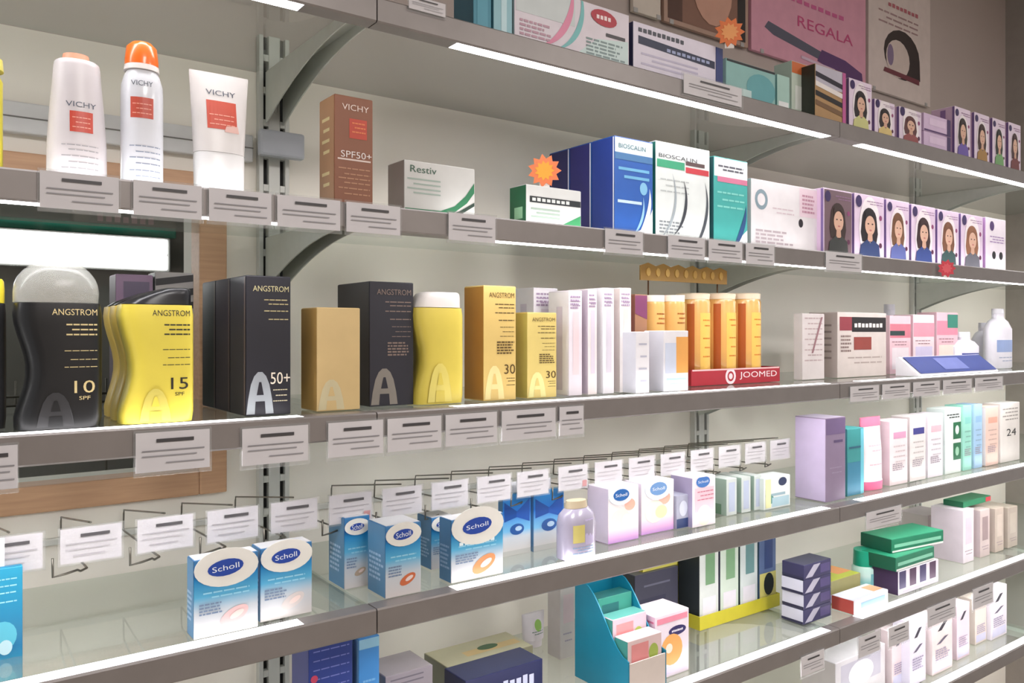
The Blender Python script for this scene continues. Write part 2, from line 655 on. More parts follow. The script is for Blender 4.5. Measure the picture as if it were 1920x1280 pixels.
# glass shelves, one per bay, each with its lit metal front profile
BAYS = [(-1.3, .452), (.452, 1.445), (1.445, 2.40), (2.40, ENDX)]
LEDS = [(-1.2, .36), (.57, 1.42), (1.53, 2.34), (2.46, 2.97)]
BAYN = ['bay in front of the wood-framed window', 'bay between the two nearer uprights', 'bay between the two farther uprights', 'short bay against the end panel']
for lv in S:
    for k in range(4):
        if (lv == 5 and k < 1) or (lv == 6 and k < 2):
            continue
        a, b = BAYS[k][0] + .0008, BAYS[k][1] - .0008
        z = S[lv]
        s = tag(empty('glass_shelf', ((a + b) / 2, 0, z + CZ)), 'lit-edged glass shelf, %s level, %s' % (NTH[lv], BAYN[k]), 'shelf', 'glass shelves')
        hw = (b - a) / 2
        box('glass_plate', -hw, hw, -.322, -.004, -.0085, -.0003, GLASS, s)
        prism('front_profile', [(-.350, -.029), (-.348, -.031), (-.324, -.031), (-.322, -.029), (-.322, -.002), (-.324, 0), (-.348, 0), (-.350, -.002)], -hw, hw, 'x', METAL, s)
        c0 = (a + b) / 2
        la, lb_ = LEDS[k][0] - c0, LEDS[k][1] - c0
        la, lb_ = max(la, -hw + .004), min(lb_, hw - .004)
        box('led_strip', la, lb_, -.3465, -.3255, -.0312, -.0302, LED, s)
        if lv > 1:
            box('led_strip', la, lb_, -.3465, -.3255, -.0008, .0002, LED2, s)
#ITEMS
# ------------------------------------------------------------------ shared builders for goods
ORD = ['first', 'second', 'third', 'fourth', 'fifth', 'sixth', 'seventh', 'eighth', 'ninth', 'tenth', 'eleventh', 'twelfth', 'thirteenth', 'fourteenth', 'fifteenth', 'sixteenth', 'seventeenth', 'eighteenth']
NAVY, DK, LILAC, PINK = (40, 50, 110), (34, 32, 38), (226, 206, 228), (232, 170, 190)
SHELFN = {1: 'topmost shelf', 2: 'second shelf', 3: 'third shelf', 4: 'fourth shelf', 5: 'fifth shelf', 6: 'lowest shelf'}


def star(name, label, px, py, D, r, c, c2, n=11, group=None):
    X, z = fx(px, D), fz(px, py, D)
    root = tag(empty(name, (X, D - WALL, z + CZ), R(-38)), label, 'tag', group)

    def burst(nm, ra, rb, y0, y1, col):
        pts = []
        for i in range(2 * n):
            t = math.pi * i / n
            q = ra if i % 2 == 0 else rb
            pts.append((q * math.cos(t), q * math.sin(t)))
        prism(nm, pts, y0, y1, 'y', mat(col, .5), root)
    burst('star_card', r, r * .72, -.0006, .0006, c)
    burst('printed_star', r * .6, r * .42, -.0012, -.0006, c2)
    box('adhesive_tab', -r * .3, r * .3, .0006, .0011, -r * 1.05, -r * .2, mat((235, 230, 225), .5), root)
    return root


def big_a(it, cx, z0, w, h, c, bg, lay=1):
    """the tall arched letter A printed low on the sun lotion packs (width and height as face fractions)"""
    P = [(-.5, 0), (-.44, .35), (-.34, .7), (-.22, .9), (-.08, 1), (.08, 1), (.22, .9), (.34, .7), (.44, .35), (.5, 0)]
    it.poly([(cx + w * x, z0 + h * z) for x, z in P], c, lay=lay, name='printed_letter')
    it.poly([(cx + w * x, z0 + h * z) for x, z in ((-.2, .0), (.2, .0), (.17, .30), (-.17, .30))], bg, lay=lay + 1, name='printed_letter')
    it.poly([(cx + w * x, z0 + h * z) for x, z in ((-.13, .45), (.13, .45), (.04, .76), (-.04, .76))], bg, lay=lay + 1, name='printed_letter')


def dye_box(label, shelf, xa, xb, ytop, D, hair, shirt, depth=.06, c=LILAC, group=None, bg=None, side=(206, 178, 204)):
    it = carton('hair_dye_box', label, 'box', shelf, xa, xb, ytop, D, depth, c, side=side, top=(236, 222, 236), group=group)
    if bg:
        it.rect(-.48, .48, .02, .98, bg, lay=1)
    if not bg:
        it.disc(.0, .47, .36, .60, (242, 234, 238), lay=2)
    q = it.h / it.w
    it.disc(-.02, .60, .25, .20 * q, hair, lay=3, name='printed_hair')
    it.poly([(-.27, .60), (.23, .60), (.27, .40), (.22, .26), (-.26, .26), (-.31, .40)], hair, lay=3, name='printed_hair')
    it.disc(.0, .52, .17, .155 * q, (224, 182, 158), lay=4, name='printed_face')
    it.poly([(-.07, .40), (.07, .40), (.09, .27), (-.09, .27)], (214, 170, 146), lay=4, name='printed_neck')
    it.poly([(-.18, .58), (-.1, .68), (.05, .70), (.18, .60), (.16, .70), (.0, .76), (-.16, .72)], hair, lay=5, name='printed_hair')
    for sx in (-.065, .075):
        it.disc(sx, .545, .028, .014, (70, 52, 50), lay=5, name='printed_eye')
    it.disc(.01, .445, .045, .016, (200, 124, 118), lay=5, name='printed_mouth')
    it.poly([(-.36, .02), (.34, .02), (.30, .22), (.10, .30), (0, .24), (-.1, .30), (-.32, .2)], shirt, lay=5, name='printed_shoulders')
    it.disc(-.37, .88, .10, .11, (54, 36, 90), lay=3, name='printed_logo')
    it.disc(.36, .66, .05, .05, (150, 70, 120), lay=3)
    it.disc(.36, .22, .05, .05, (90, 40, 70), lay=3)
    it.lines(-.1, .44, (.90, .86), (150, 110, 150), .012, lay=3)
    it.rect(-.1, .12, .05, .95, (140, 110, 160), 'L', 2)
    it.rect(.40, .49, .01, .99, (120, 98, 150), 'L', 2)
    return it


def wave_secs(w, hd, h, e=4.5, waist=.17):
    out = []
    for i in range(13):
        t = i / 12
        q = waist * w * (0.5 - 0.5 * math.cos(2 * math.pi * min(1, t * 1.05))) * (1 - .25 * t)
        k = .965 if i in (0, 12) else 1.0
        out.append((t * h, (-w / 2 + q) * k, w / 2 * k, hd * k, e))
    return out


def sun_bottle(label, xa, xb, ycap, ybody, D, hd, c, ink, spf, cap, capm, slant=0, shelf=3, group='wavy sun lotion bottles', z0=None, letters=True, amark=False):
    X0, X1 = fx(xa, D), fx(xb, D)
    z = S[shelf] + .0008
    xm = (xa + xb) / 2
    h, hc = fz(xm, ybody, D) - z, fz(xm, ycap, D) - z
    wd = X1 - X0
    it = Item('sun_lotion_bottle', label, 'bottle', (X0 + X1) / 2, D + hd, z, wd, 2 * hd, h, 0, group)
    secs = wave_secs(wd, hd, h)
    it.body = loft('bottle_body', secs, mat(c, .36, coat=.1), it.root)
    it.surf = sec_surf(secs)
    g = .0008
    if cap == 'dome':
        cs = [(h + g, -wd * .50, wd * .47, hd * .95, 3), (h + .012, -wd * .50, wd * .48, hd * .96, 3)]
        for t in (.25, .45, .65, .8, .92, 1):
            r = math.sqrt(max(0.02, 1 - t * t))
            cs.append((h + .012 + (hc - h - .012) * t, -wd * .50 * (.15 + .85 * r), wd * .48 * (.15 + .85 * r), hd * .95 * (.15 + .85 * r), 2.6))
    else:
        q = hc - h
        cs = [(h + g, -wd * .46, wd * .48, hd * .92, 3.2), (h + .30 * q, -wd * (.44 - .12 * slant), wd * .48, hd * .9, 3.2), (h + .60 * q, -wd * (.40 - .3 * slant), wd * .48, hd * .88, 3.2),
              (h + .9 * q, -wd * (.34 - .5 * slant), wd * .47, hd * .86, 3), (hc, -wd * (.26 - .56 * slant), wd * .44, hd * .76, 3)]
    loft('bottle_cap', cs, capm, it.root)
    if amark:
        big_a(it, -.06, .02, .5, .4, (226, 210, 110), c, 5)
    if letters:
        it.text('ANGSTROM', .16, .93, .52, ink, ht=.05)
        it.lines(.06, .42, (.83, .79, .75), ink, .012, lay=1)
        it.lines(.04, .42, (.62, .55, .49), ink, .006, lay=1)
        if spf:
            it.text(spf, .27, .33, .24, ink, ht=.10)
            it.text('SPF', .27, .24, .13, ink, ht=.03)
        big_a(it, -.06, .02, .42, .27, tuple(int(.80 * v + 34) for v in c), c, 5)
    return it


def sun_box(label, xa, xb, ytop, D, depth, c, ink, spf, side, shelf=3, ac=(150, 155, 160), group='sun lotion cartons', cat='box', full=True):
    it = carton('sun_lotion_box', label, cat, shelf, xa, xb, ytop, D, depth, c, side=side, group=group)
    if full:
        it.text('ANGSTROM', .05, .92, .78, ink, ht=.045)
        it.lines(-.15, .44, (.84, .81, .765, .70), ink, .008)
        it.lines(.0, .44, (.64, .60, .56), ink, .005)
    if ac:
        big_a(it, -.17, .012, .6, .29, ac, c)
    if full:
        it.fine_print(-.1, .44, .40, .52, ink, 5, seed=int(xa))
    if spf:
        it.text(spf, .30, .27, .34, ink, ht=.085)
        it.lines(.2, .46, (.19, .165, .13), ink, .006)
    return it


# ================================================================== SECOND SHELF
CREAM = (232, 230, 230)


def vichy(it, c=(205, 82, 62), cx=0.0, z0=.5, sz=.42, tz=.72, ink=(90, 96, 110)):
    it.text('VICHY', cx, tz, .5, ink, ht=.045)
    it.rect(cx - sz / 2, cx + sz / 2, z0, z0 + sz * it.w / it.h, c, lay=1)
    it.lines(cx - sz / 2 + .04, cx + sz / 2 - .04, [z0 + .04, z0 + .08, z0 + .12], (240, 170, 150), .008, lay=2)


def round_item(name, label, cat, shelf, xa, xb, ytop, D, hd, prof, m, n=28, group=None, e=2.2):
    X0, X1 = fx(xa, D), fx(xb, D)
    z = S[shelf] + .0008
    h = fz((xa + xb) / 2, ytop, D) - z
    wd = X1 - X0
    it = Item(name, label, cat, (X0 + X1) / 2, D + hd, z, wd, 2 * hd, h, 0, group)
    secs = [(t * h, -wd / 2 * k, wd / 2 * k, hd * k2, e) for t, k, k2 in prof]
    it.body = loft('body', secs, m, it.root, n)
    it.surf = sec_surf(secs)
    return it


t = round_item('sun_oil_bottle', 'yellow bottle cut by the edge of the picture on the second shelf', 'bottle', 2, -70, 9, 98, .94, .022,
               [(0, .9, .9), (.02, 1, 1), (.8, 1, 1), (.9, .7, .7)], mat((226, 212, 70), .3))
loft('bottle_cap', [(t.h * .9, -.018, .018, .018, 2), (t.h, -.017, .017, .017, 2)], mat((235, 225, 120), .3), t.root)

t = round_item('lotion_tube', 'pale frosted cream bottle with a small red square and faint orange top', 'bottle', 2, 92, 208, 106, .925, .024,
               [(0, .96, .96), (.012, 1, 1), (.3, .99, .99), (.6, .90, .90), (.8, .82, .82), (.95, .77, .77), (.985, .74, .74), (1, .66, .66)], mat((214, 208, 210), .35))
vichy(t, (205, 76, 58), .02, .38, .38, .61)
t.lines(-.3, .3, (.27, .23, .18, .13, .08), (170, 168, 172), .008)
loft('bottle_cap', [(t.h + .0005, -.014, .012, .012, 2), (t.h + .007, -.013, .011, .011, 2)], mat((232, 160, 130), .4), t.root)

t = round_item('spray_bottle', 'white spray bottle with a bright orange cap and red square', 'bottle', 2, 233, 313, 128, .925, .019,
               [(0, .93, .93), (.015, 1, 1), (.78, 1, 1), (.88, .97, .97), (.96, .84, .84), (1, .72, .72)], mat((224, 226, 232), .3, coat=.3))
vichy(t, (200, 84, 66), -.08, .57, .52, .87)
t.lines(-.36, .36, (.33, .28, .23, .18, .12, .07), (150, 160, 180), .009)
a, b = fx(240, .925) - fx(273, .925), fx(304, .925) - fx(273, .925)
hc = fz(272, 74, .925) - S[2]
loft('collar', [(t.h + .0003, a * 1.05, b * 1.05, .017, 2), (t.h + .006, a * 1.02, b * 1.02, .0165, 2)], mat((232, 226, 222), .4), t.root)
loft('spray_cap', [(t.h + .0065, a, b, .0155, 2), (t.h + .012, a, b, .0155, 2), (hc - .005, a * .9, b * .9, .014, 2), (hc, a * .6, b * .6, .010, 2)],
     mat((238, 112, 30), .3, coat=.4), t.root)

t = round_item('cream_tube', 'white cream tube standing on its cap beside the slotted upright', 'tube', 2, 362, 474, 132, .925, .017,
               [(.33, .84, 1), (.5, .88, .9), (.8, .96, .42), (.97, 1, .12), (1, 1, .1)], mat((226, 222, 220), .35), e=2.4)
vichy(t, (206, 84, 64), .0, .52, .5, .83)
t.poly([(.02, .5), (.28, .5), (.26, .56), (.06, .55)], (232, 190, 180), lay=3)
loft('flip_cap', [(0, -t.w * .41, t.w * .41, .0165, 2.6), (t.h * .31, -t.w * .42, t.w * .42, .017, 2.6), (t.h * .328, -t.w * .41, t.w * .41, .016, 2.6)], mat((238, 238, 238), .3), t.root)

t = carton('sun_cream_box', 'brown upright cream box with white and red lettering', 'box', 2, 626, 700, 182, .93, .045, (140, 88, 62), side=(158, 118, 84))
t.text('VICHY', .04, .90, .7, (240, 220, 210), ht=.055)
t.rect(-.12, .34, .62, .80, (196, 70, 48), lay=1)
t.lines(-.05, .3, (.76, .72, .68), (232, 130, 80), .014, lay=2)
t.text('SPF50+', .06, .47, .8, (240, 230, 226), ht=.06)
t.rect(-.42, .44, .415, .43, (230, 210, 200), lay=1)
t.lines(-.4, .42, (.34, .29, .25, .21, .16, .11), (186, 136, 104), .012)
t.lines(-.3, .2, (.8, .7, .6, .5, .3, .2), (206, 190, 140), .03, face='L', lay=2)

t = carton('ointment_box', 'flat white medicine box with green swoosh beside the brown box', 'box', 2, 757, 891, 308, .94, .045, (206, 206, 202), side=(176, 168, 164))
t.text('Restiv', -.24, .85, .36, (50, 90, 70), ht=.13)
t.lines(-.46, .0, (.66, .57, .48, .4), (160, 176, 166), .03)
t.poly([(-.49, .02), (.0, .02), (.2, .1), (.38, .3), (.49, .52), (.49, .72), (.36, .44), (.2, .22), (0, .1), (-.49, .10)], (40, 120, 80), lay=1, name='printed_swoosh')
t.poly([(.12, .03), (.3, .08), (.49, .26), (.49, .33), (.28, .14)], (36, 60, 50), lay=2, name='printed_swoosh')

t = carton('ointment_box', 'small white medicine box with dark green end under the orange star tag', 'box', 2, 986, 1090, 352, .93, .04, (228, 230, 228), side=(34, 100, 66), top=(230, 230, 226))
t.rect(-.44, .49, .56, .72, (34, 40, 44))
t.word(-.05, .64, .7, .08, (225, 230, 228))
t.lines(-.42, .1, (.4, .3, .2), (170, 190, 176), .05)
t.poly([(.1, .02), (.49, .02), (.49, .34)], (60, 150, 96), lay=1)
t.lines(-.2, .3, (.3,), (150, 200, 160), .3, face='L', lay=2)
star('star_tag', 'orange star price tag on the small green-ended medicine box', 1021, 320, .975, .026, (236, 132, 84), (240, 170, 60))

GB = 'blue hair supplement cartons'
DB = .054
for k in range(3):
    D = .948 + k * (DB + .0015)
    lab = ['blue carton with swirl print, front of the row of three', 'navy blue carton in the middle of the row of three', 'navy blue carton at the back of the row of three'][k]
    X0, X1 = .893, fx(1224, .948)
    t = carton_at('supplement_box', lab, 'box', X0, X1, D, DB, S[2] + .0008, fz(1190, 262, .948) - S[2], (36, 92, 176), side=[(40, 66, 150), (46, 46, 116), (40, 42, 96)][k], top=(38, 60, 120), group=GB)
    t.rect(.44, .49, .01, .99, (226, 230, 240), 'L', 2)
    if k == 0:
        t.rect(-.49, .49, .84, .99, (214, 226, 232), lay=1)
        t.text('BIOSCALIN', -.05, .91, .7, (30, 100, 110), ht=.045)
        t.rect(-.49, .49, .77, .84, (70, 120, 170), lay=1)
        t.lines(-.4, .4, (.68, .6), (110, 180, 220), .03)
        t.disc(.25, .5, .1, .12, (130, 190, 225), lay=1)
        t.rect(-.42, .2, .33, .36, (200, 225, 240), lay=1)
        t.ring(-.35, .36, .8, .10, (240, 246, 250), -62, 20, 2)
        t.ring(-.35, .30, .62, .06, (150, 200, 235), -62, 20, 2)
        t.poly([(-.1, .01), (.49, .01), (.49, .3), (.3, .1)], (236, 242, 244), lay=1)

t = carton('supplement_box', 'white and green carton with grey swirl arcs and red stripe', 'box', 2, 1229, 1331, 273, .95, .055, (222, 228, 226), side=(46, 130, 110), group='swirl-printed cartons')
t.text('BIOSCALIN', -.1, .86, .7, (60, 60, 70), ht=.04)
t.fine_print(-.44, .0, .06, .2, (140, 146, 150), 4, seed=9)
t.rect(-.48, .02, .74, .82, (60, 160, 120))
t.rect(.04, .48, .72, .78, (196, 60, 70))
t.rect(.04, .4, .80, .84, (90, 70, 70))
t.lines(-.42, .1, (.62, .56, .5), (184, 190, 190), .012)
t.ring(-.45, .42, .52, .05, (60, 64, 72), -60, 30, 2)
t.ring(-.25, .40, .72, .05, (70, 76, 84), -62, 25, 2)
t.ring(-.75, .44, .62, .04, (160, 170, 176), -60, 30, 2)

t = carton('supplement_box', 'teal carton with white top and pink stripe next to hair dye boxes', 'box', 2, 1338, 1402, 298, .95, .055, (66, 168, 162), side=(40, 92, 96), group='swirl-printed cartons')
t.rect(-.49, .49, .78, .99, (228, 232, 234))
t.lines(-.38, .36, (.9, .86), (90, 90, 100), .02, lay=2)
t.rect(-.4, .49, .72, .78, (206, 120, 150))
t.lines(-.4, .4, (.6, .52, .44), (130, 210, 200), .02)
t.ring(-.4, .4, .86, .12, (40, 80, 130), -62, 10, 2)
t.poly([(.05, .01), (.49, .01), (.49, .2)], (230, 236, 238), lay=1)

t = carton('device_box', 'wide plain white box with a grey ring and black dot', 'box', 2, 1408, 1535, 345, .955, .06, (224, 220, 222), side=(205, 200, 202), top=(230, 214, 222))
t.ring(-.36, .72, .09, .035, (130, 150, 160), lay=1)
t.disc(.22, .45, .035, .04, (40, 34, 40))
t.lines(-.2, .12, (.62, .56), (206, 190, 196), .02)
t.rect(.2, .49, .55, .98, (230, 208, 218))
t.fine_print(-.44, .1, .08, .3, (180, 166, 172), 4, seed=5)
t.fine_print(.24, .46, .6, .9, (190, 140, 160), 5, seed=6)

DG = 'hair dye boxes with portraits on the second shelf'
DX = [1543, 1601, 1661, 1708, 1757, 1801, 1846]
for k in range(6):
    dye_box(['dye box on second shelf, long brown hair on dark background', 'dye box on second shelf, black hair over golden face and navy top',
             'dye box on second shelf, slim light brown portrait', 'dye box on second shelf, dark short hair with reddish cheeks and blue top',
             'dye box on second shelf, small brown portrait above the red star', 'dye box on second shelf, last portrait before the white one'][k],
            2, DX[k] + 1, DX[k + 1] - 3, [356, 366, 376, 386, 395, 403][k], .94,
            [(58, 40, 36), (30, 22, 26), (120, 82, 56), (56, 32, 34), (128, 84, 60), (150, 100, 70)][k],
            [(60, 62, 60), (44, 62, 108), (90, 100, 160), (46, 66, 130), (52, 80, 80), (100, 100, 110)][k],
            group=DG, bg=(120, 96, 104) if k == 0 else None)
t = carton('hair_dye_box', 'white dye box with two black dots at the end of the row', 'box', 2, 1848, 1886, 410, .94, .06, (236, 228, 238), side=(190, 150, 200))
t.disc(-.1, .3, .09, .09, DK)
t.disc(.25, .3, .09, .09, DK)
t.disc(-.2, .85, .11, .11, (80, 50, 110))
t.lines(-.3, .4, (.65, .6, .55), (170, 140, 190), .02)
star('star_tag', 'red star tag stuck on the edge of the second shelf', 1775, 503, .882, .020, (206, 60, 76), (222, 90, 100), 9)

# ================================================================== THIRD SHELF
DARKC = (33, 33, 42)
INKG = (196, 172, 96)
sun_bottle('black lotion bottle with yellow cap at the edge of the picture', -105, 14, 520, 568, .96, .022, (38, 38, 40), INKG, '', 'flat', mat((236, 218, 60), .3), group=None, letters=False)
t = sun_bottle('black lotion bottle marked 10 with milky dome cap', 28, 196, 486, 568, .925, .026, (20, 21, 23), (226, 206, 150), '10', 'dome', FROST)
for k in range(3):
    lab = ['yellow wavy lotion bottle marked 15 with black cap', 'yellow wavy bottle just behind the one marked 15', 'yellow wavy bottle farthest back behind the one marked 15'][k]
    D = .925 + .047 * k
    xo = fx(222, .925), fx(368, .925)
    X0, X1 = xo
    z = S[3] + .0008
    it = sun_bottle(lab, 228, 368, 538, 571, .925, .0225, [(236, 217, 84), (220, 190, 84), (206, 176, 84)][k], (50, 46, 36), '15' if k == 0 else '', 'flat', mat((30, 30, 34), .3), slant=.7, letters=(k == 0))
    it.root.location.y += .047 * k
    it.root.location.x += .0015 * k
    it.root['label'] = lab

for k in range(3):
    lab = ['black upright carton marked 50 with grey letter A', 'black carton right behind the one marked 50', 'black carton at the back of the row behind the one marked 50'][k]
    D, dp = .938 + k * .0595, .058
    X0, X1 = fx(461, .938), fx(545, .938)
    t = carton_at('sun_lotion_box', lab, 'box', X0, X1, D, dp, S[3] + .0008, fz(503, 519, .938) - S[3], DARKC, side=[(44, 44, 50), (40, 34, 44), (34, 40, 40)][k], group='sun lotion cartons')
    t.rect(.42, .49, .01, .99, (96, 84, 80), 'L', 2)
    if k == 0:
        t.text('ANGSTROM', .05, .91, .8, (206, 196, 150), ht=.04)
        t.lines(-.1, .44, (.83, .80, .75, .69), (190, 176, 130), .007)
        big_a(t, -.19, .012, .6, .30, (158, 164, 170), DARKC)
        t.text('50+', .26, .265, .44, (244, 232, 214), ht=.085)
        t.lines(.1, .42, (.18, .14, .10), (200, 190, 160), .007)

sun_box('short gold carton with faint letter A left of the black box', 593, 676, 577, .945, .05, (212, 184, 130), (170, 140, 90), '', (206, 164, 92), ac=(206, 194, 156), full=False)
t = sun_box('black carton with worn letter A behind the short gold one', 692, 776, 529, .965, .10, (42, 42, 52), (140, 122, 112), '', (36, 34, 34), ac=(140, 134, 126))
sun_bottle('yellow lotion bottle with white cap and embossed A', 784, 874, 547, 577, .95, .022, (218, 198, 84), (170, 150, 60), '', 'flat', mat((226, 220, 216), .4), letters=False, amark=True)
t = sun_box('tall gold carton marked 30', 906, 968, 536, .952, .05, (216, 186, 112), (88, 66, 30), '30', (184, 130, 50), ac=(232, 214, 150))
t = sun_box('shorter gold carton marked 30 beside the white cartons', 988, 1044, 586, .952, .045, (216, 194, 116), (88, 66, 30), '30', (190, 176, 90), ac=(226, 220, 150))

GW = 'slim white cartons between gold boxes and orange tubes'
wl = [(1000, 1046, 540, 1.03, 'white carton half hidden behind the shorter gold box'), (1066, 1092, 545, .955, 'slim white carton nearest the gold boxes'), (1102, 1120, 542, .955, 'slim pinkish-white carton, second after the gold boxes'),
      (1130, 1152, 540, .955, 'slim white carton with vertical stripe, third after the gold boxes'), (1162, 1184, 540, .96, 'slim white carton beside the brown display box')]
for k, (a, b, yt, D, lab) in enumerate(wl):
    t = carton('cream_box', lab, 'box', 3, a, b, yt, D, .05 if k else .06, [(230, 226, 232), (222, 214, 222), (232, 222, 222), (232, 230, 236), (234, 228, 226)][k], side=[None, (236, 232, 236), (210, 196, 208), (238, 236, 240), (228, 214, 208)][k], group=GW)
    t.fine_print(-.4, .4, .82, .96, (160, 140, 166), 4, seed=k)
    t.rect(-.2, .25, .2, .8, [(214, 206, 216), (226, 204, 208), (214, 204, 218), (214, 208, 220), (232, 206, 200)][k])
    t.lines(-.35, .35, (.9, .86), (170, 150, 176), .012)
    t.rect(-.08, .2, .05, .85, (206, 196, 210), 'L', 2)
for k, (a, b, yt, lab) in enumerate([(1192, 1218, 622, 'low white carton in front of the brown display'), (1244, 1291, 620, 'low white carton with orange and blue print in front of orange tubes')]):
    t = carton('cream_box', lab, 'box', 3, a, b, yt, .93, .045, (236, 234, 238), side=(214, 214, 222))
    if k:
        t.rect(.0, .49, .3, .9, (236, 170, 90))
        t.rect(-.45, .0, .3, .8, (206, 214, 232))
        t.lines(-.4, .4, (.2, .12), (180, 210, 225), .03)
    else:
        t.lines(-.3, .3, (.8, .6, .4, .2), (190, 190, 205), .03)

# orange tubes standing in a red counter display
D0 = 1.0
X0, X1 = fx(1296, D0), fx(1462, D0)
zt = S[3] + .0008
dsp = tag(empty('counter_display', ((X0 + X1) / 2, D0 - WALL, zt + CZ)), 'red cardboard display tray with white lettering under the orange tubes', 'display')
hw = (X1 - X0) / 2
lip = fz(1380, 690, D0) - zt
RED = mat((168, 34, 50), .4)
box('tray_front', -hw, hw, 0, .002, 0, lip, RED, dsp)
box('tray_side', -hw, -hw + .002, .0022, .078, 0, lip, RED, dsp)
box('tray_side', hw - .002, hw, .0022, .078, 0, lip, RED, dsp)
box('tray_floor', -hw + .0022, hw - .0022, .0022, .078, 0, .0015, RED, dsp)
box('tray_back', -hw, hw, .0782, .080, 0, .06, mat((150, 90, 60), .5), dsp)
it = Item('_', 'x y z w', 'x', 0, 0, 0, 2 * hw, 0.0, lip)
bpy.data.objects.remove(it.root)
it.root = dsp
it.disc(-.08, .5, .058, .058, (240, 220, 226), lay=1, name='printed_logo')
it.ring(-.08, .5, .036, .014, (168, 34, 50), lay=2)
it.text('JOOMED', .24, .5, .44, (246, 226, 226), ht=.5)
it.rect(-.49, .49, .90, 1.0, (236, 190, 190))
GT = 'orange tubes in the red display'
ORm = mat((222, 170, 98), .25, coat=.3)
for k, (a, b) in enumerate([(1302, 1346), (1352, 1394), (1399, 1441)]):
    D = D0 + .008
    xa_, xb_ = fx(a, D), fx(b, D)
    w_ = xb_ - xa_
    h_ = fz((a + b) / 2, 549, D) - zt - .002
    it = Item('supplement_tube', ['orange supplement tube at the near end of the red tray', 'middle orange supplement tube in the red tray', 'orange supplement tube at the far end of the red tray'][k], 'tube',
              (xa_ + xb_) / 2, D + w_ / 2, zt + .002, w_, w_, h_, 0, GT)
    sc_ = [(0, -w_ * .48, w_ * .48, w_ * .48, 2), (.002, -w_ * .495, w_ * .495, w_ * .495, 2), (h_ * .9, -w_ * .495, w_ * .495, w_ * .495, 2), (h_ * .93, -w_ * .47, w_ * .47, w_ * .47, 2)]
    loft('tube_body', sc_, ORm, it.root)
    loft('tube_cap', [(h_ * .932, -w_ * .47, w_ * .47, w_ * .47, 2), (h_ * .99, -w_ * .49, w_ * .49, w_ * .49, 2), (h_, -w_ * .45, w_ * .45, w_ * .45, 2)], mat((244, 226, 200), .35), it.root)
    it.surf = sec_surf(sc_)
    it.rect(-.2, .26, .12, .78, (228, 186, 90), m=mat((232, 190, 96), .3))
    it.lines(-.12, .2, (.7, .64, .5, .4, .3), (206, 120, 40), .014, lay=2)
    it.rect(-.46, -.34, .05, .88, (170, 84, 24))
for k, (a, b) in enumerate([(1222, 1258), (1261, 1296)]):
    D = .983
    xa_, xb_ = fx(a, D), fx(b, D)
    w_ = xb_ - xa_
    h_ = fz((a + b) / 2, 553, D) - zt
    it = Item('supplement_tube', ['orange tube standing next to the brown carton', 'orange tube standing just outside the red tray'][k], 'tube', (xa_ + xb_) / 2, D + w_ / 2, zt, w_, w_, h_, 0, 'orange tubes beside the red display')
    sc_ = [(0, -w_ * .49, w_ * .49, w_ * .49, 2), (h_ * .9, -w_ * .495, w_ * .495, w_ * .495, 2), (h_ * .93, -w_ * .47, w_ * .47, w_ * .47, 2)]
    loft('tube_body', sc_, mat((212, 166, 96), .25, coat=.3), it.root)
    loft('tube_cap', [(h_ * .932, -w_ * .47, w_ * .47, w_ * .47, 2), (h_, -w_ * .48, w_ * .48, w_ * .48, 2)], mat((244, 230, 214), .35), it.root)
    it.surf = sec_surf(sc_)
    it.lines(-.2, .2, (.8, .75, .7), (160, 90, 30), .014, lay=2)
t = carton('brown_carton', 'brown cardboard carton standing before the orange tubes', 'box', 3, 1190, 1214, 552, .98, .045, (156, 112, 84), side=(140, 84, 70))
t.poly([(-.49, .8), (.49, .74), (.49, .99), (-.49, .99)], (120, 60, 96))
t.lines(-.3, .3, (.6, .5), (110, 70, 50), .02)
# gold-lettered header card above the tubes
D = 1.09
X0, X1 = fx(1200, D), fx(1362, D)
hd_ = tag(empty('header_card', ((X0 + X1) / 2, D - WALL, CZ + fz(1280, 529, D))), 'gold scalloped header card above the orange tubes', 'sign')
hh = fz(1280, 497, D) - fz(1280, 529, D)
pts = [(-(X1 - X0) / 2, 0), ((X1 - X0) / 2, 0)]
for k in range(13):
    q = (X1 - X0) / 2 - (X1 - X0) * k / 12
    pts.append((q, hh * (1 if k % 2 else .82)))
prism('card', pts, -.0015, .0015, 'y', mat((206, 160, 84), .4), hd_)
for k in range(9):
    xx = (X1 - X0) * (-.42 + .105 * k)
    prism('gold_letter', [(xx + .006 * math.cos(q * .9), hh * .48 + .0085 * math.sin(q * .9)) for q in range(7)], -.003, -.0015, 'y', mat((240, 196, 110), .3, .3), hd_)
for sx in (-.4, .4):
    tube('card_stand', [(sx * (X1 - X0), .003, hh * .5), (sx * (X1 - X0), .003, S[3] - fz(1280, 529, D) + .001)], .0015, mat((110, 70, 40), .5), hd_)
t = carton('purple_box', 'low purple and black patterned box behind the yellow bottle', 'box', 3, 216, 288, 515, 1.09, .04, (128, 104, 128), side=(90, 80, 90))
t.rect(-.3, .4, .8, .95, (90, 80, 100))
t = carton('striped_box', 'low black and white striped box behind the yellow bottle cap', 'box', 3, 290, 364, 511, 1.09, .04, (150, 146, 144), side=(40, 40, 40))
for q in range(4):
    t.poly([(-.49, .60 + .1 * q), (.49, .64 + .1 * q), (.49, .69 + .1 * q), (-.49, .65 + .1 * q)], (34, 34, 36))

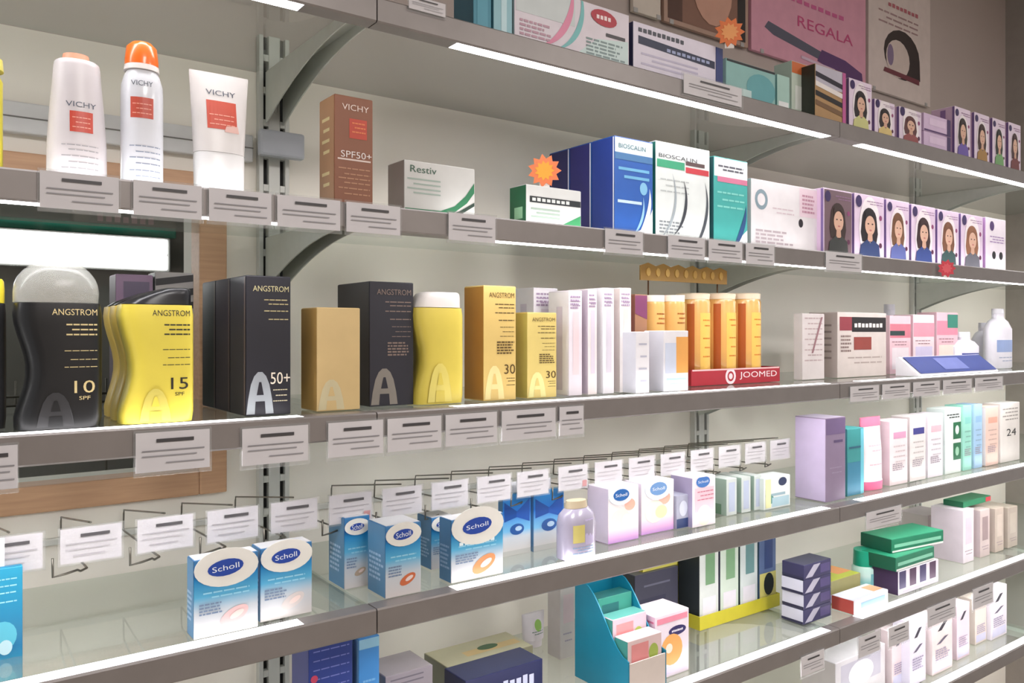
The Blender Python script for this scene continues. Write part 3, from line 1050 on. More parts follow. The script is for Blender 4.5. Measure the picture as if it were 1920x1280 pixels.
# far goods of the third shelf
t = carton('leaflet_stand', 'flat clear box with faint printed lines beside the red tray', 'box', 3, 1504, 1546, 588, 1.0, .02, (214, 206, 204), side=(220, 214, 212))
t.lines(-.4, .4, (.93, .85, .77, .69, .61, .53, .45, .37, .29), (186, 166, 166), .02)
t.poly([(-.1, .4), (-.02, .4), (.42, .95), (.34, .95)], (150, 110, 116), lay=2)
t = carton('device_box', 'grey-white box with black and dark red label and red square', 'box', 3, 1570, 1662, 586, 1.0, .07, (206, 196, 190), side=(186, 172, 166))
t.rect(-.46, -.22, .72, .93, (140, 56, 66))
t.fine_print(-.44, -.22, .38, .66, (140, 120, 116), 5, seed=7)
t.rect(-.22, .49, .70, .93, (30, 26, 28))
t.word(.13, .80, .6, .06, (226, 220, 216))
t.rect(-.18, .18, .42, .62, (140, 62, 54))
t.lines(-.3, .4, (.3, .22), (170, 156, 150), .02)
t.lines(-.3, .3, (.8, .7, .6, .5, .4, .3), (140, 126, 122), .03, face='L', lay=2)
for k, (a, b, yt, c, lab) in enumerate([(1668, 1708, 592, (230, 196, 204), 'pink and white carton right after the black-labelled box'), (1712, 1752, 590, (232, 214, 218), 'pale pink carton with lilac lower half behind the blue wedge'),
                                        (1756, 1796, 586, (236, 190, 200), 'pink carton with green corner behind the blue wedge')]):
    t = carton('cream_box', lab, 'box', 3, a, b, yt, 1.02, .05, c, side=(222, 190, 198), group='pink cartons behind the blue wedge')
    t.rect(-.49, .49, .62, .86, [(206, 120, 136), (232, 150, 166), (232, 140, 160)][k])
    t.rect(-.4, .4, .08, .45, [(230, 222, 226), (206, 200, 226), (240, 226, 214)][k])
    t.lines(-.4, .3, (.55, .5), (150, 110, 120), .015)
    if k == 2:
        t.rect(.0, .49, .74, .97, (50, 130, 112), lay=2)
    if k == 0:
        t.rect(-.49, .2, .66, .74, (40, 60, 60), lay=2)
WHITEB = mat((232, 230, 240), .3)
for k, (a, b, yt, D, lab) in enumerate([(1802, 1846, 618, 1.0, 'white bottle with a blue label behind the blue wedge'), (1846, 1876, 600, 1.06, 'slim white bottle half hidden behind other bottles'), (1868, 1908, 574, 1.0, 'tall white bottle with pale blue label by the end panel'),
                                        (1668, 1700, 566, 1.12, 'white bottle top showing behind the pink cartons')]):
    t = round_item('lotion_bottle', lab, 'bottle', 3, a, b, yt + 14, D, .024, [(0, .94, .94), (.02, 1, 1), (.72, 1, 1), (.86, .7, .75), (.92, .38, .5), (1, .38, .5)], WHITEB, group='white bottles')
    loft('bottle_cap', [(t.h + .0004, -t.w * .22, t.w * .22, .012, 2), (t.h + .014, -t.w * .21, t.w * .21, .011, 2)], mat((222, 222, 230), .4), t.root)
    t.rect(-.36, .36, .3, .52, [(60, 76, 160), (220, 220, 232), (150, 170, 214), (220, 214, 214)][k])
    t.lines(-.3, .3, (.2, .14), (170, 176, 200), .02)
# blue wedge-shaped sign
xa_, xb_ = 1.80, 2.19
wd_ = tag(empty('wedge_sign', ((xa_ + xb_) / 2, .93 - WALL, S[3] + .0008 + CZ)), 'blue sloping wedge sign with white rim at the shelf edge', 'sign')
hw = (xb_ - xa_) / 2
prism('wedge', [(0, 0), (.052, 0), (.052, .042), (.046, .042), (0, .004)], -hw, hw, 'x', mat((236, 234, 240), .35), wd_)
sl = [(-.0004, .0060), (.0426, .0416)]
mk('blue_face', [(-hw + .012, sl[0][0], sl[0][1]), (hw - .006, sl[0][0], sl[0][1]), (hw - .006, sl[1][0], sl[1][1]), (-hw + .012, sl[1][0], sl[1][1])], [(0, 1, 2, 3)], mat((34, 56, 134), .6), wd_)
mk('pale_patch', [(-hw * .3, .0056, .0118), (hw * .3, .0056, .0118), (hw * .3, .0366, .0375), (-hw * .3, .0366, .0375)], [(0, 1, 2, 3)], mat((100, 112, 180), .6), wd_)

# ================================================================== FOURTH SHELF
BLUEPK = [(0, (214, 208, 206)), (.32, (196, 204, 212)), (.52, (90, 176, 216)), (.74, (30, 130, 190)), (.8, (24, 96, 160)), (1, (60, 120, 170))]


def foot_pack(label, xa, xb, ytop, D, depth=.022, art=(226, 190, 190), shelf=4, group='blue foot-care packs', oval=True, z0=None, word=None):
    it = carton('foot_care_pack', label, 'pack', shelf, xa, xb, ytop, D, depth, (206, 206, 210), side=(90, 140, 180), group=group, m=gmat(BLUEPK), z0=z0)
    if oval:
        prism('oval_header', [(.5 * it.w * math.cos(R(15 * q)), it.h * .86 + .30 * it.w * math.sin(R(15 * q))) for q in range(24)], -it.d / 2 - .0014, -it.d / 2 - .0003, 'y', mat((232, 230, 222), .35), it.root)
        it.disc(-.02, .86, .28, .13, (36, 70, 160), lay=6, name='printed_logo', tilt=4)
        it.text('Scholl', -.02, .86, .42, (240, 244, 250), lay=7, ht=.07, tilt=4)
    it.lines(-.36, .36, (.56, .5), (150, 210, 235), .02)
    it.fine_print(-.42, .02, .28, .44, (120, 140, 170), 4, seed=int(xa))
    it.fine_print(-.4, .4, .2, .6, (170, 200, 225), 6, 'L', int(xa) + 1)
    if word:
        it.word(0, .6, .7, .05, (230, 246, 250), n=7)
    it.disc(.12, .22, .24, .12, art, lay=1, name='printed_art', tilt=25)
    it.disc(.16, .23, .12, .05, (236, 214, 208), lay=2, name='printed_art', tilt=25)
    return it


foot_pack('large blue pack with oval logo, nearest on the fourth shelf', 362, 485, 1042, .925, .026)
foot_pack('blue pack with oval logo tucked right behind the nearest one', 487, 586, 1022, .935, .03, art=(214, 206, 204))
foot_pack('narrow dark blue pack set back from the shelf edge', 645, 694, 968, .99, .05, art=(190, 170, 150))
foot_pack('narrow blue pack with small orange picture at the shelf edge', 722, 790, 982, .925, .05, art=(206, 110, 70))
foot_pack('blue pack half hidden behind the one with orange picture', 808, 850, 968, 1.0, .04, art=(190, 186, 190))
foot_pack('wide blue pack with orange almond picture', 845, 944, 968, .93, .03, art=(226, 150, 100), word='BALSAM')
for k, (a, b, y0, y1, lab) in enumerate([(942, 996, 925, 1040, 'hanging blue pack with dark bow shape'), (1000, 1058, 918, 1030, 'hanging bright blue pack beside the tall clear bottle')]):
    D = 1.02
    zb = fz((a + b) / 2, y1, D)
    t = carton('foot_care_pack', lab, 'pack', 4, a, b, y0, D, .012, (140, 190, 226), side=(90, 150, 200), z0=zb, m=gmat([(0, (214, 208, 200)), (.3, (206, 214, 222)), (.4, (120, 190, 230)), (.7, (28, 110, 200)), (1, (60, 150, 216))]), group='hanging blue packs')
    t.poly([(-.45, .88), (-.45, .56), (.02, .62), (.02, .70)], (24, 74, 150), lay=1, name='printed_bow')
    t.poly([(.45, .90), (-.02, .70), (-.02, .62), (.45, .52)], (30, 84, 170), lay=1, name='printed_bow')
    t.disc(0, .42, .25, .16, (40, 90, 160), lay=1)
    t.disc(.05, .43, .12, .07, (180, 210, 235), lay=2)
    box('hang_tab', -.008, .008, -.001, .001, t.h + .0006, t.h + .018, mat((226, 226, 230), .4), t.root)
# tall clear bottle
t = round_item('clear_bottle', 'tall clear bottle with lilac and yellow print', 'bottle', 4, 1064, 1128, 955, .912, .02, [(0, .9, .9), (.03, 1, 1), (.72, 1, 1), (.88, .9, .9), (1, .62, .62)], mat((180, 174, 196), .2, coat=.5))
loft('bottle_cap', [(t.h + .0004, -t.w * .3, t.w * .3, .012, 2), (t.h + .011, -t.w * .26, t.w * .26, .011, 2)], mat((206, 190, 160), .4), t.root)
t.rect(-.3, .0, .35, .7, (226, 214, 130))
t.rect(.02, .3, .3, .8, (200, 190, 226))
t.lines(-.3, .3, (.25, .2, .14), (150, 180, 214), .02)
for k, (a, b, yt, D, lab) in enumerate([(1140, 1198, 912, .955, 'white pack with blue oval logo and pink base'), (1202, 1264, 902, .965, 'pink and yellow pack with paler oval logo')]):
    t = carton('foot_care_pack', lab, 'pack', 4, a, b, yt, D, .05, (232, 224, 230), side=(220, 206, 222), group='pink and white foot-care packs', m=gmat([(0, (200, 150, 220)), (.12, (226, 180, 220)), (.3, (236, 222, 226)), (.6, (236, 230, 228)), (1, (232, 228, 236))]))
    prism('oval_header', [((-.1 if k == 0 else 0) * t.w + .40 * t.w * math.cos(R(15 * q)), t.h * .86 + .24 * t.w * math.sin(R(15 * q))) for q in range(24)], -t.d / 2 - .0014, -t.d / 2 - .0003, 'y', mat((226, 234, 244), .35), t.root)
    t.disc(-.1 if k == 0 else 0, .86, .26, .14, [(40, 100, 170), (110, 150, 200)][k], lay=6, name='printed_logo')
    t.text('Scholl', -.1 if k == 0 else 0, .86, .38, (240, 244, 250), lay=7, ht=.06)
    t.disc(.2, .66, .18, .14, (236, 180, 160), lay=1, name='printed_art')
    t.disc(-.1, .42, .3, .24, (226, 232, 214), lay=1, name='printed_art')
    t.disc(.1, .4, .18, .14, (240, 236, 170) if k else (206, 226, 214), lay=2, name='printed_art')
t = carton('corn_plaster_box', 'small grey and dark blue box between the pink packs', 'box', 4, 1268, 1294, 928, .96, .04, (170, 172, 190), side=(150, 150, 168))
t.rect(-.49, .49, .02, .3, (44, 62, 110))
t.disc(0, .6, .3, .4, (206, 210, 224))
t = carton('foot_care_pack', 'narrow white pack with pink print beside the green-grey cartons', 'pack', 4, 1298, 1342, 893, .95, .05, (234, 224, 230), side=(160, 150, 180), group='pink and white foot-care packs')
t.disc(-.05, .90, .3, .17, (70, 120, 190), lay=1, name='printed_logo')
t.text('Scholl', -.05, .9, .44, (240, 244, 250), lay=2, ht=.05)
t.rect(-.4, .42, .3, .78, (230, 196, 206))
t.disc(.0, .22, .3, .3, (244, 234, 214))
t.lines(-.3, .4, (.7, .62, .54), (200, 120, 140), .02, lay=2)
for k, (a, b, lab) in enumerate([(1362, 1382, 'grey-green carton nearest the pink print pack'), (1390, 1408, 'middle of the three grey-green cartons'), (1414, 1428, 'last of the three grey-green cartons')]):
    t = carton('insole_box', lab, 'box', 4, a, b, 897 - 3 * k, .975, .06, (196, 204, 200), side=(150, 172, 158), group='grey-green insole cartons')
    t.rect(-.3, .3, .1, .9, (176, 186, 206))
    t.rect(-.2, .3, .02, .3, (96, 130, 104), 'L', 2)
t = carton('insole_box', 'white carton with small dark logo before the lavender box', 'box', 4, 1432, 1482, 893, .965, .04, (222, 228, 226), side=(206, 214, 206), group='grey-green insole cartons')
t.disc(.2, .82, .16, .1, (50, 60, 90), name='printed_logo')
t.rect(-.45, .3, .4, .48, (150, 176, 186))
t.disc(-.25, .3, .12, .1, (80, 140, 130))
t.rect(-.45, -.25, .05, .95, (226, 226, 170), lay=2)
t.rect(-.2, .45, .05, .35, (170, 200, 210))

t = carton_at('toiletry_box', 'plain lavender box with grey-purple front', 'box', 1.455, 1.524, .937, .07, S[4] + .0008, .167, (146, 128, 156), side=(206, 190, 222), top=(214, 200, 226))
t.rect(-.49, .49, .80, .99, (120, 100, 140))
t.rect(-.1, .35, .70, .73, (96, 80, 120), lay=2)
t.lines(-.3, .3, (.4, .34), (166, 150, 176), .012)
t = carton('toiletry_box', 'small teal box with light blue edge after the lavender box', 'box', 4, 1588, 1620, 803, .945, .04, (60, 150, 150), side=(90, 170, 176))
t.rect(.3, .49, .01, .99, (110, 196, 214))
t.rect(-.49, .3, .01, .5, (56, 130, 160))
t.lines(-.4, .3, (.72,), (44, 96, 120), .03, lay=2)
t = round_item('cream_tube', 'white tube with pink cap and pink foot after the teal box', 'tube', 4, 1627, 1664, 800, .95, .018, [(0, .95, 1), (.14, .97, 1), (.15, .92, .95), (.6, .92, .9), (1, 1, .25)], gmat([(0, (232, 110, 150)), (.13, (232, 110, 150)), (.14, (236, 228, 230)), (1, (238, 226, 230))]))
loft('tube_crimp', [(t.h + .0003, -t.w * .5, t.w * .5, .005, 3), (t.h + .02, -t.w * .5, t.w * .5, .004, 3)], mat((224, 120, 150), .35), t.root)
t.lines(-.3, .3, (.7, .62, .4), (226, 190, 200), .02)
far4 = [(1668, 1702, 788, (230, 216, 218), (222, 196, 206), (206, 150, 180), 'white box with soft pink band on the fourth shelf'), (1706, 1736, 780, (222, 216, 214), (206, 196, 196), (60, 60, 130), 'white box with small navy letters on the fourth shelf'),
        (1740, 1768, 776, (228, 222, 228), (230, 224, 230), (226, 180, 190), 'slim white box left of the green emblem box'), (1772, 1802, 765, (222, 232, 226), (214, 226, 222), (26, 104, 66), 'white box with two dark green emblem squares'),
        (1806, 1822, 760, (150, 214, 196), (170, 226, 210), (130, 200, 190), 'slim mint green box on the fourth shelf'), (1826, 1842, 758, (160, 196, 226), (180, 210, 232), (140, 180, 214), 'slim pale blue box on the fourth shelf'),
        (1848, 1872, 762, (226, 196, 182), (236, 226, 222), (214, 160, 140), 'peach box in white frame on the fourth shelf'), (1876, 1912, 755, (222, 218, 212), (226, 220, 216), (40, 40, 40), 'white box with black number by the end panel')]
for k, (a, b, yt, c, sd, ac, lab) in enumerate(far4):
    t = carton('toiletry_box', lab, 'box', 4, a, b, yt, .955, .045, c, side=sd, group='far toiletry boxes on the fourth shelf')
    if k == 3:
        t.rect(.0, .49, .52, .78, ac)
        t.rect(.0, .49, .2, .46, ac)
        t.disc(.24, .66, .12, .14, (210, 232, 220), lay=2)
        t.disc(.24, .33, .12, .14, (150, 200, 170), lay=2)
        t.lines(-.4, .4, (.9, .86), (50, 60, 60), .02)
    elif k == 7:
        t.text('24', .05, .5, .5, ac, ht=.12)
        t.lines(-.4, .4, (.9, .84, .78, .72), (150, 146, 140), .02)
    else:
        t.rect(-.3, .4, .72, .82, ac)
        t.fine_print(-.35, .4, .22, .34, (150, 140, 150), 4, seed=k)
        t.lines(-.3, .35, (.6, .52, .44, .36), tuple(int(v * .85) for v in c), .02)
        t.rect(-.4, .4, .05, .2, tuple(min(255, int(v * 1.05)) for v in c), lay=1)

# hooks with price labels along the wall above the foot-care packs
HD = 1.0
rl = tag(empty('hook_rail', (.76, 0, CZ)), 'slim white rail on the wall carrying the wire hooks', 'rail')
box('rail_bar', -.72, .72, -.0085, -.0005, -.284, -.275, mat((206, 206, 200), .4, .1), rl, .001)
for q in (-.71, .71):
    box('rail_end', q - .008, q + .008, -.0105, -.0005, -.288, -.271, mat((190, 190, 186), .4, .1), rl, .001)
for k in range(-1, 17):
    xc = .1535 + .0775 * k
    if k == 8:
        xc -= .004
    z = -.232
    h = tag(empty('display_hook', (xc, HD - WALL, z + CZ)), 'wire display hook with paper price label, %s from the near end of the row' % ORD[k + 1], 'hook', 'display hooks with price labels')
    L = WALL - HD - .008
    if k != 4:
        tube('label_wire', [(0, L, -.044), (0, L - .002, -.020), (0, L - .004, -.0145), (0, L - .012, -.0135), (0, .02, .020), (0, .004, .0225)], .0012, WIRE, h)
    tube('hook_wire', [(0, L - .001, -.044), (0, .03, -.034), (-.008, .02, -.034), (-.012, .012, -.030), (-.024, .010, -.032), (-.0365, .008, -.033), (-.037, .006, -.012)], .0013, WIRE, h)
    p = box('label_holder', -.033, .033, -.002, -.0006, -.021, .021, PLASTIC, h)
    pp = box('paper_label', -.0305, .0305, -.0005, .0002, -.019, .019, mat(PAPER, .6), h)
    pr = Item('_', 'x y z w', 'x', 0, 0, 0, .061, .0056, .038)
    bpy.data.objects.remove(pr.root)
    pr.root = pp
    pp.name = 'paper_label'
    pr.surf = lambda x, z_: -.0021
    pr2 = lambda a, b, c_, d_, col: mk('printed_line', [(a * .061, -.0021, c_), (b * .061, -.0021, c_), (b * .061, -.0021, d_), (a * .061, -.0021, d_)], [(0, 1, 2, 3)], mat(col, .6), pp)
    pr2(-.18, .30, .009, .0125, (80, 78, 80))
    pr2(-.42, .42, .002, .0032, (168, 164, 168))
    pr2(-.42, .30, -.004, -.0028, (176, 172, 176))
    pr2(-.30, .22, -.011, -.0098, (170, 166, 170))
    if k in (4, 9):
        pr2(.30, .45, -.016, -.006, (190, 140, 140))

# hanging teal pack at the edge of the picture
D = .99
zb = fz(20, 1275, D)
t = carton('foot_care_pack', 'teal hanging pack cut off at the edge of the picture', 'pack', 4, -70, 44, 1068, D, .014, (30, 140, 180), side=(20, 110, 150), z0=zb, m=gmat([(0, (60, 170, 200)), (.3, (20, 120, 170)), (1, (50, 160, 196))]))
t.lines(-.1, .4, (.9, .84, .78, .7), (150, 214, 230), .012)
t.disc(.15, .4, .25, .3, (90, 190, 214), name='printed_art')
t.disc(.2, .3, .12, .15, (190, 226, 236), lay=2, name='printed_art')
box('hang_tab', -.01, .01, -.001, .001, t.h + .0006, t.h + .03, mat((220, 224, 226), .4), t.root)

# ================================================================== FIFTH SHELF
t = carton('plaster_box', 'navy box with light grid print below the fourth shelf', 'box', 5, 578, 662, 1222, 1.03, .06, (46, 66, 140), side=(60, 70, 130), h=.155)
for q in range(5):
    t.lines(-.4, .42, (.95 - .08 * q,), (120, 130, 200), .01)
t.disc(-.38, .72, .08, .08, (200, 70, 100), lay=2)
t = carton('plaster_box', 'plain bright blue box beside the navy grid box', 'box', 5, 672, 712, 1232, 1.03, .06, (66, 140, 210), side=(130, 180, 220), h=.15)
t.rect(-.49, .49, .90, .99, (150, 200, 226))
t.lines(-.3, .3, (.6, .5), (120, 180, 230), .02)
t = carton('plaster_box', 'grey flat box at the lower edge beside the blue box', 'box', 5, 722, 812, 1258, 1.06, .07, (150, 142, 150), side=(130, 124, 130), top=(176, 166, 172))
t.lines(-.4, .3, (.9, .8), (110, 104, 116), .03)
t.rect(-.3, .3, .2, .8, (110, 110, 130), 'T')
t = carton('dressing_box', 'navy box with white lettering cut by the lower picture edge', 'box', 5, 872, 1018, 1256, 1.02, .06, (36, 40, 84), side=(50, 52, 80), top=(50, 56, 90), group='navy dressing cartons')
t.word(.1, .5, .6, .3, (206, 210, 236), n=7)
t.disc(-.36, .5, .09, .06, (210, 216, 236), name='printed_logo')
t = carton('dressing_box', 'olive and cream packet lying behind the navy box with white lettering', 'pack', 5, 842, 1000, 1232, 1.10, .08, (150, 146, 120), side=(130, 130, 116), top=(196, 190, 160))
t.rect(-.45, .3, .1, .9, (176, 178, 140), 'T')
t.rect(-.2, .45, .3, .55, (214, 186, 130), 'T', 2)
t.disc(.1, .5, .12, .06, (60, 96, 60), 'T', 3)
t.lines(-.4, .4, (.7, .4), (60, 70, 60), .1)
t = round_item('cream_tube', 'small white tube with green dot leaning on the navy stack', 'tube', 5, 988, 1030, 1152, 1.17, .016, [(.0, .6, 1), (.2, .62, 1), (.21, .8, 1), (1, 1, .2)], mat((230, 224, 230), .35))
t.disc(.1, .62, .16, .2, (150, 196, 96), name='printed_art')
t.lines(-.2, .3, (.45, .38), (60, 110, 90), .02)
t = carton('ointment_box', 'pale beige box standing before the teal display', 'box', 5, 1050, 1078, 1150, 1.10, .035, (214, 206, 200), side=(200, 192, 190), h=.125)
t.rect(-.3, .4, .5, .9, (222, 200, 200))
t.lines(-.3, .3, (.35, .25), (170, 160, 176), .02)

# teal floor display with sloping sides
TEAL = mat((20, 128, 156), .4)
td = tag(empty('dispenser_box', (.885, 0, S[5] + .0008 + CZ)), 'teal cardboard dispenser with curved sloping side', 'display')
y0, y1 = .908 - WALL, 1.035 - WALL
pf = [(y0, 0), (y1, 0), (y1, .162)]
for q in range(9):
    a = q / 8
    pf.append((y1 - (.02 + (y1 - y0 - .02) * a), .162 - .098 * (.5 - .5 * math.cos(math.pi * a))))
for sx in (0, .082):
    prism('side_panel', pf, sx, sx + .002, 'x', TEAL, td)
box('back_panel', .0022, .0818, y1 - .002, y1, 0, .162, TEAL, td)
box('front_lip', .0022, .0818, y0, y0 + .002, 0, .06, mat((226, 214, 206), .4), td)
box('dispenser_floor', .0022, .0818, y0 + .0022, y1 - .0022, 0, .002, TEAL, td)
for k in range(3):
    zz = S[5] + .0035
    hh = .09 + .024 * k
    t = carton_at('plaster_pack', ['pink and white pack at the front of the teal dispenser', 'pink and white pack in the middle of the teal dispenser', 'green-topped pack at the back of the teal dispenser'][k], 'pack',
                  .8895, .9645, .914 + .034 * k, .03, zz, hh, [(232, 206, 206), (214, 190, 200), (60, 140, 124)][k], side=(70, 150, 140), top=[(226, 190, 200), (90, 160, 150), (40, 110, 110)][k], group='packs in the teal dispenser')
    t.rect(-.4, .1, .55, .92, (230, 150, 150) if k < 2 else (40, 100, 100))
    t.disc(.25, .7, .14, .18, (170, 190, 90), name='printed_art')
    t.rect(-.4, .4, .2, .3, (206, 210, 226))
t = carton('plaster_pack', 'white pack with orange flower and navy oval', 'pack', 5, 1228, 1292, 1148, .94, .06, (230, 218, 228), side=(226, 190, 206), top=(238, 220, 228))
t.disc(.15, .70, .26, .10, (50, 44, 100), name='printed_logo')
t.word(.15, .70, .34, .03, (236, 230, 240))
t.disc(-.02, .42, .32, .32, (236, 170, 96), name='printed_flower')
t.disc(-.1, .45, .1, .1, (246, 226, 206), lay=2, name='printed_flower')
t.rect(-.45, .45, .86, .95, (226, 140, 160))
t.rect(-.45, .45, .05, .15, (210, 200, 226))
for q in range(4):
    t.lines(-.45, .45, (.9 - .1 * q,), (214, 110, 140), .03, face='L', lay=2)
t = carton('dark_box', 'dark grey-navy box set back behind the orange flower pack', 'box', 5, 1190, 1272, 1070, 1.09, .1, (66, 66, 84), side=(56, 60, 66), top=(110, 108, 112))
t.rect(-.4, .2, .2, .6, (50, 50, 74))
t.lines(-.3, .3, (.8,), (110, 110, 130), .03)
dk_top = t.root.location.z - CZ + t.h + .001
t = carton_at('yellow_packet', 'flat yellow packet lying on the dark grey-navy box', 'pack', 1.105, 1.20, 1.095, .05, dk_top, .014, (206, 198, 96), side=(190, 180, 60))
t.lines(-.4, .4, (.5,), (150, 150, 70), .2)
# yellow tray of slim cartons
xa_, xb_ = fx(1312, 1.05), fx(1462, 1.05)
yt_ = tag(empty('shelf_tray', ((xa_ + xb_) / 2, 1.05 - WALL, S[5] + .0008 + CZ)), 'yellow cardboard tray holding slim white and green cartons', 'tray')
hw = (xb_ - xa_) / 2
YEL = mat((206, 196, 50), .45)
box('tray_front', -hw, hw, 0, .002, 0, .026, YEL, yt_)
box('tray_side', -hw, -hw + .002, .0022, .07, 0, .026, YEL, yt_)
box('tray_side', hw - .002, hw, .0022, .07, 0, .026, YEL, yt_)
box('tray_back', -hw, hw, .0702, .072, 0, .15, YEL, yt_)
box('tray_floor', -hw + .0022, hw - .0022, .0022, .07, 0, .0015, YEL, yt_)
wslot = (2 * hw - .006) / 4
for k in range(4):
    x0 = (xa_ + xb_) / 2 - hw + .003 + wslot * k
    t = carton_at('slim_box', ['slim white and green carton in the yellow tray, nearest the dark box', 'second slim white and green carton in the yellow tray', 'third slim white and green carton in the yellow tray', 'navy slim carton with black oval in the yellow tray'][k], 'box',
                  x0 + .004, x0 + wslot - .002, 1.056, .055, S[5] + .0026, .16, [(214, 220, 216), (206, 220, 206), (206, 216, 214), (90, 110, 150)][k], side=[(50, 56, 60), (70, 74, 96), (50, 70, 74), (60, 90, 110)][k], group='slim cartons in the yellow tray')
    t.rect(-.35, .35, .08, .35, (230, 228, 236))
    t.rect(-.2, .3, .5, .92, [(120, 160, 120), (130, 170, 130), (110, 150, 150), (50, 70, 120)][k])
    if k == 3:
        t.rect(-.49, .49, .01, .45, (214, 206, 120), lay=2)
        t.disc(.05, .3, .3, .42, (26, 34, 34), lay=3)
for k in range(4):
    t = carton_at('blister_box', ['navy and white box at the bottom of the stack of four', 'navy and white box second from the bottom of the stack of four', 'navy and white box third from the bottom of the stack of four', 'dark navy box topping the stack of four'][k], 'box',
                  1.401 + .002 * (k % 2), 1.495, .951, .05, S[5] + .0008 + .0292 * k, .0284, (64, 62, 100), side=(206, 204, 220) if k < 3 else (50, 46, 84), top=(70, 70, 92), group='stack of navy boxes')
    t.poly([(-.45, .1), (-.2, .1), (.1, .9), (-.15, .9)], (190, 188, 206))
    t.rect(.1, .45, .2, .8, (90, 80, 130))
    t.rect(-.49, .49, .02, .2, (40, 38, 70), 'L', 2)
t = carton_at('herbal_pack', 'lime green and orange pack lying beside the navy stack', 'pack', 1.53, 1.66, .985, .07, S[5] + .0008, .05, (150, 146, 96), side=(110, 116, 120), top=(176, 186, 70))
t.rect(-.45, .2, .1, .9, (130, 170, 60), 'T')
t.rect(.1, .48, .3, .95, (216, 150, 96), 'T', 2)
t.rect(-.45, .45, .1, .45, (200, 196, 214))
t = carton_at('herbal_pack', 'white and pale blue pack lying at the shelf edge', 'pack', 1.535, 1.665, .925, .05, S[5] + .0008, .028, (228, 226, 236), side=(206, 90, 80), top=(220, 224, 236))
t.rect(-.3, .4, .3, .7, (150, 190, 214))
t.disc(.1, .5, .2, .16, (60, 140, 90), 'T')
t.rect(.2, .48, .2, .8, (226, 170, 130), 'T', 2)
t = round_item('gel_bottle', 'teal-capped white bottle beside the green boxes', 'bottle', 5, 1630, 1662, 1062, .99, .028, [(0, .95, .95), (.04, 1, 1), (.9, 1, 1), (1, .9, .9)], gmat([(0, (232, 236, 238)), (.3, (150, 214, 214)), (.6, (210, 238, 232)), (1, (200, 240, 228))]))
loft('bottle_cap', [(t.h + .0004, -t.w * .47, t.w * .47, .026, 2), (t.h + .034, -t.w * .45, t.w * .45, .025, 2)], mat((20, 160, 128), .35), t.root)
t.rect(-.3, .3, .2, .7, (130, 200, 206))
t = carton_at('tea_box', 'dark purple and white box under the two green boxes', 'box', 1.725, 1.90, .935, .075, S[5] + .0008, .052, (226, 220, 230), side=(70, 50, 84))
for q in range(4):
    t.rect(-.48 + .25 * q, -.32 + .25 * q, .25, .98, (74, 40, 74) if q % 2 else (60, 50, 96))
t.lines(-.4, .4, (.12,), (190, 180, 200), .06)
GRN = (34, 124, 92)
for k in range(2):
    t = carton_at('tea_box', ['glossy green box lying under the tilted one', 'glossy green box lying on top, turned slightly'][k], 'box', 1.718 + .03 * k, 1.885 + .05 * k, .937 + .012 * k, .08, S[5] + .0538 + .0312 * k, .030, GRN, side=(24, 92, 70), top=(40, 140, 104), rz=R([0, -7][k]), group='green boxes lying stacked')
    t.rect(-.45, .45, .35, .6, (130, 200, 170))
    t.rect(-.4, .4, .3, .5, (70, 160, 126), 'T')
    t.rect(-.49, .49, .02, .16, (226, 230, 226), lay=2)
for k, (a, b, yt, D, lab) in enumerate([(1740, 1778, 962, 1.1, 'white carton standing at the back behind the green boxes'), (1806, 1826, 955, .97, 'white carton with pink tint right of the green boxes'), (1838, 1856, 955, .97, 'greyish carton with dark vertical mark on the fifth shelf'),
                                        (1866, 1882, 952, .97, 'narrow beige carton on the fifth shelf'), (1890, 1908, 950, .97, 'last beige carton by the end panel on the fifth shelf')]):
    t = carton('care_box', lab, 'box', 5, a, b, yt, D, .08, [(214, 200, 206), (230, 220, 226), (206, 190, 186), (200, 186, 172), (196, 184, 170)][k], side=[(200, 190, 190), (222, 210, 220), (196, 180, 182), (190, 176, 166), (186, 174, 162)][k], group='far cartons on the fifth shelf')
    t.rect(-.3, .3, .35, .85, [(206, 186, 196), (220, 200, 212), (160, 140, 140), (214, 200, 186), (206, 196, 180)][k])
    t.lines(-.35, .35, (.22, .16), (150, 130, 140), .015)
t = carton('green_pouch', 'flat green and red packet lying on top of the far cartons', 'pack', 5, 1806, 1858, 0, .985, .05, (40, 130, 90), h=.014, z0=fz(1816, 955, .97) + .0008, side=(30, 100, 70))
t.rect(.3, .49, .1, .9, (200, 60, 70))

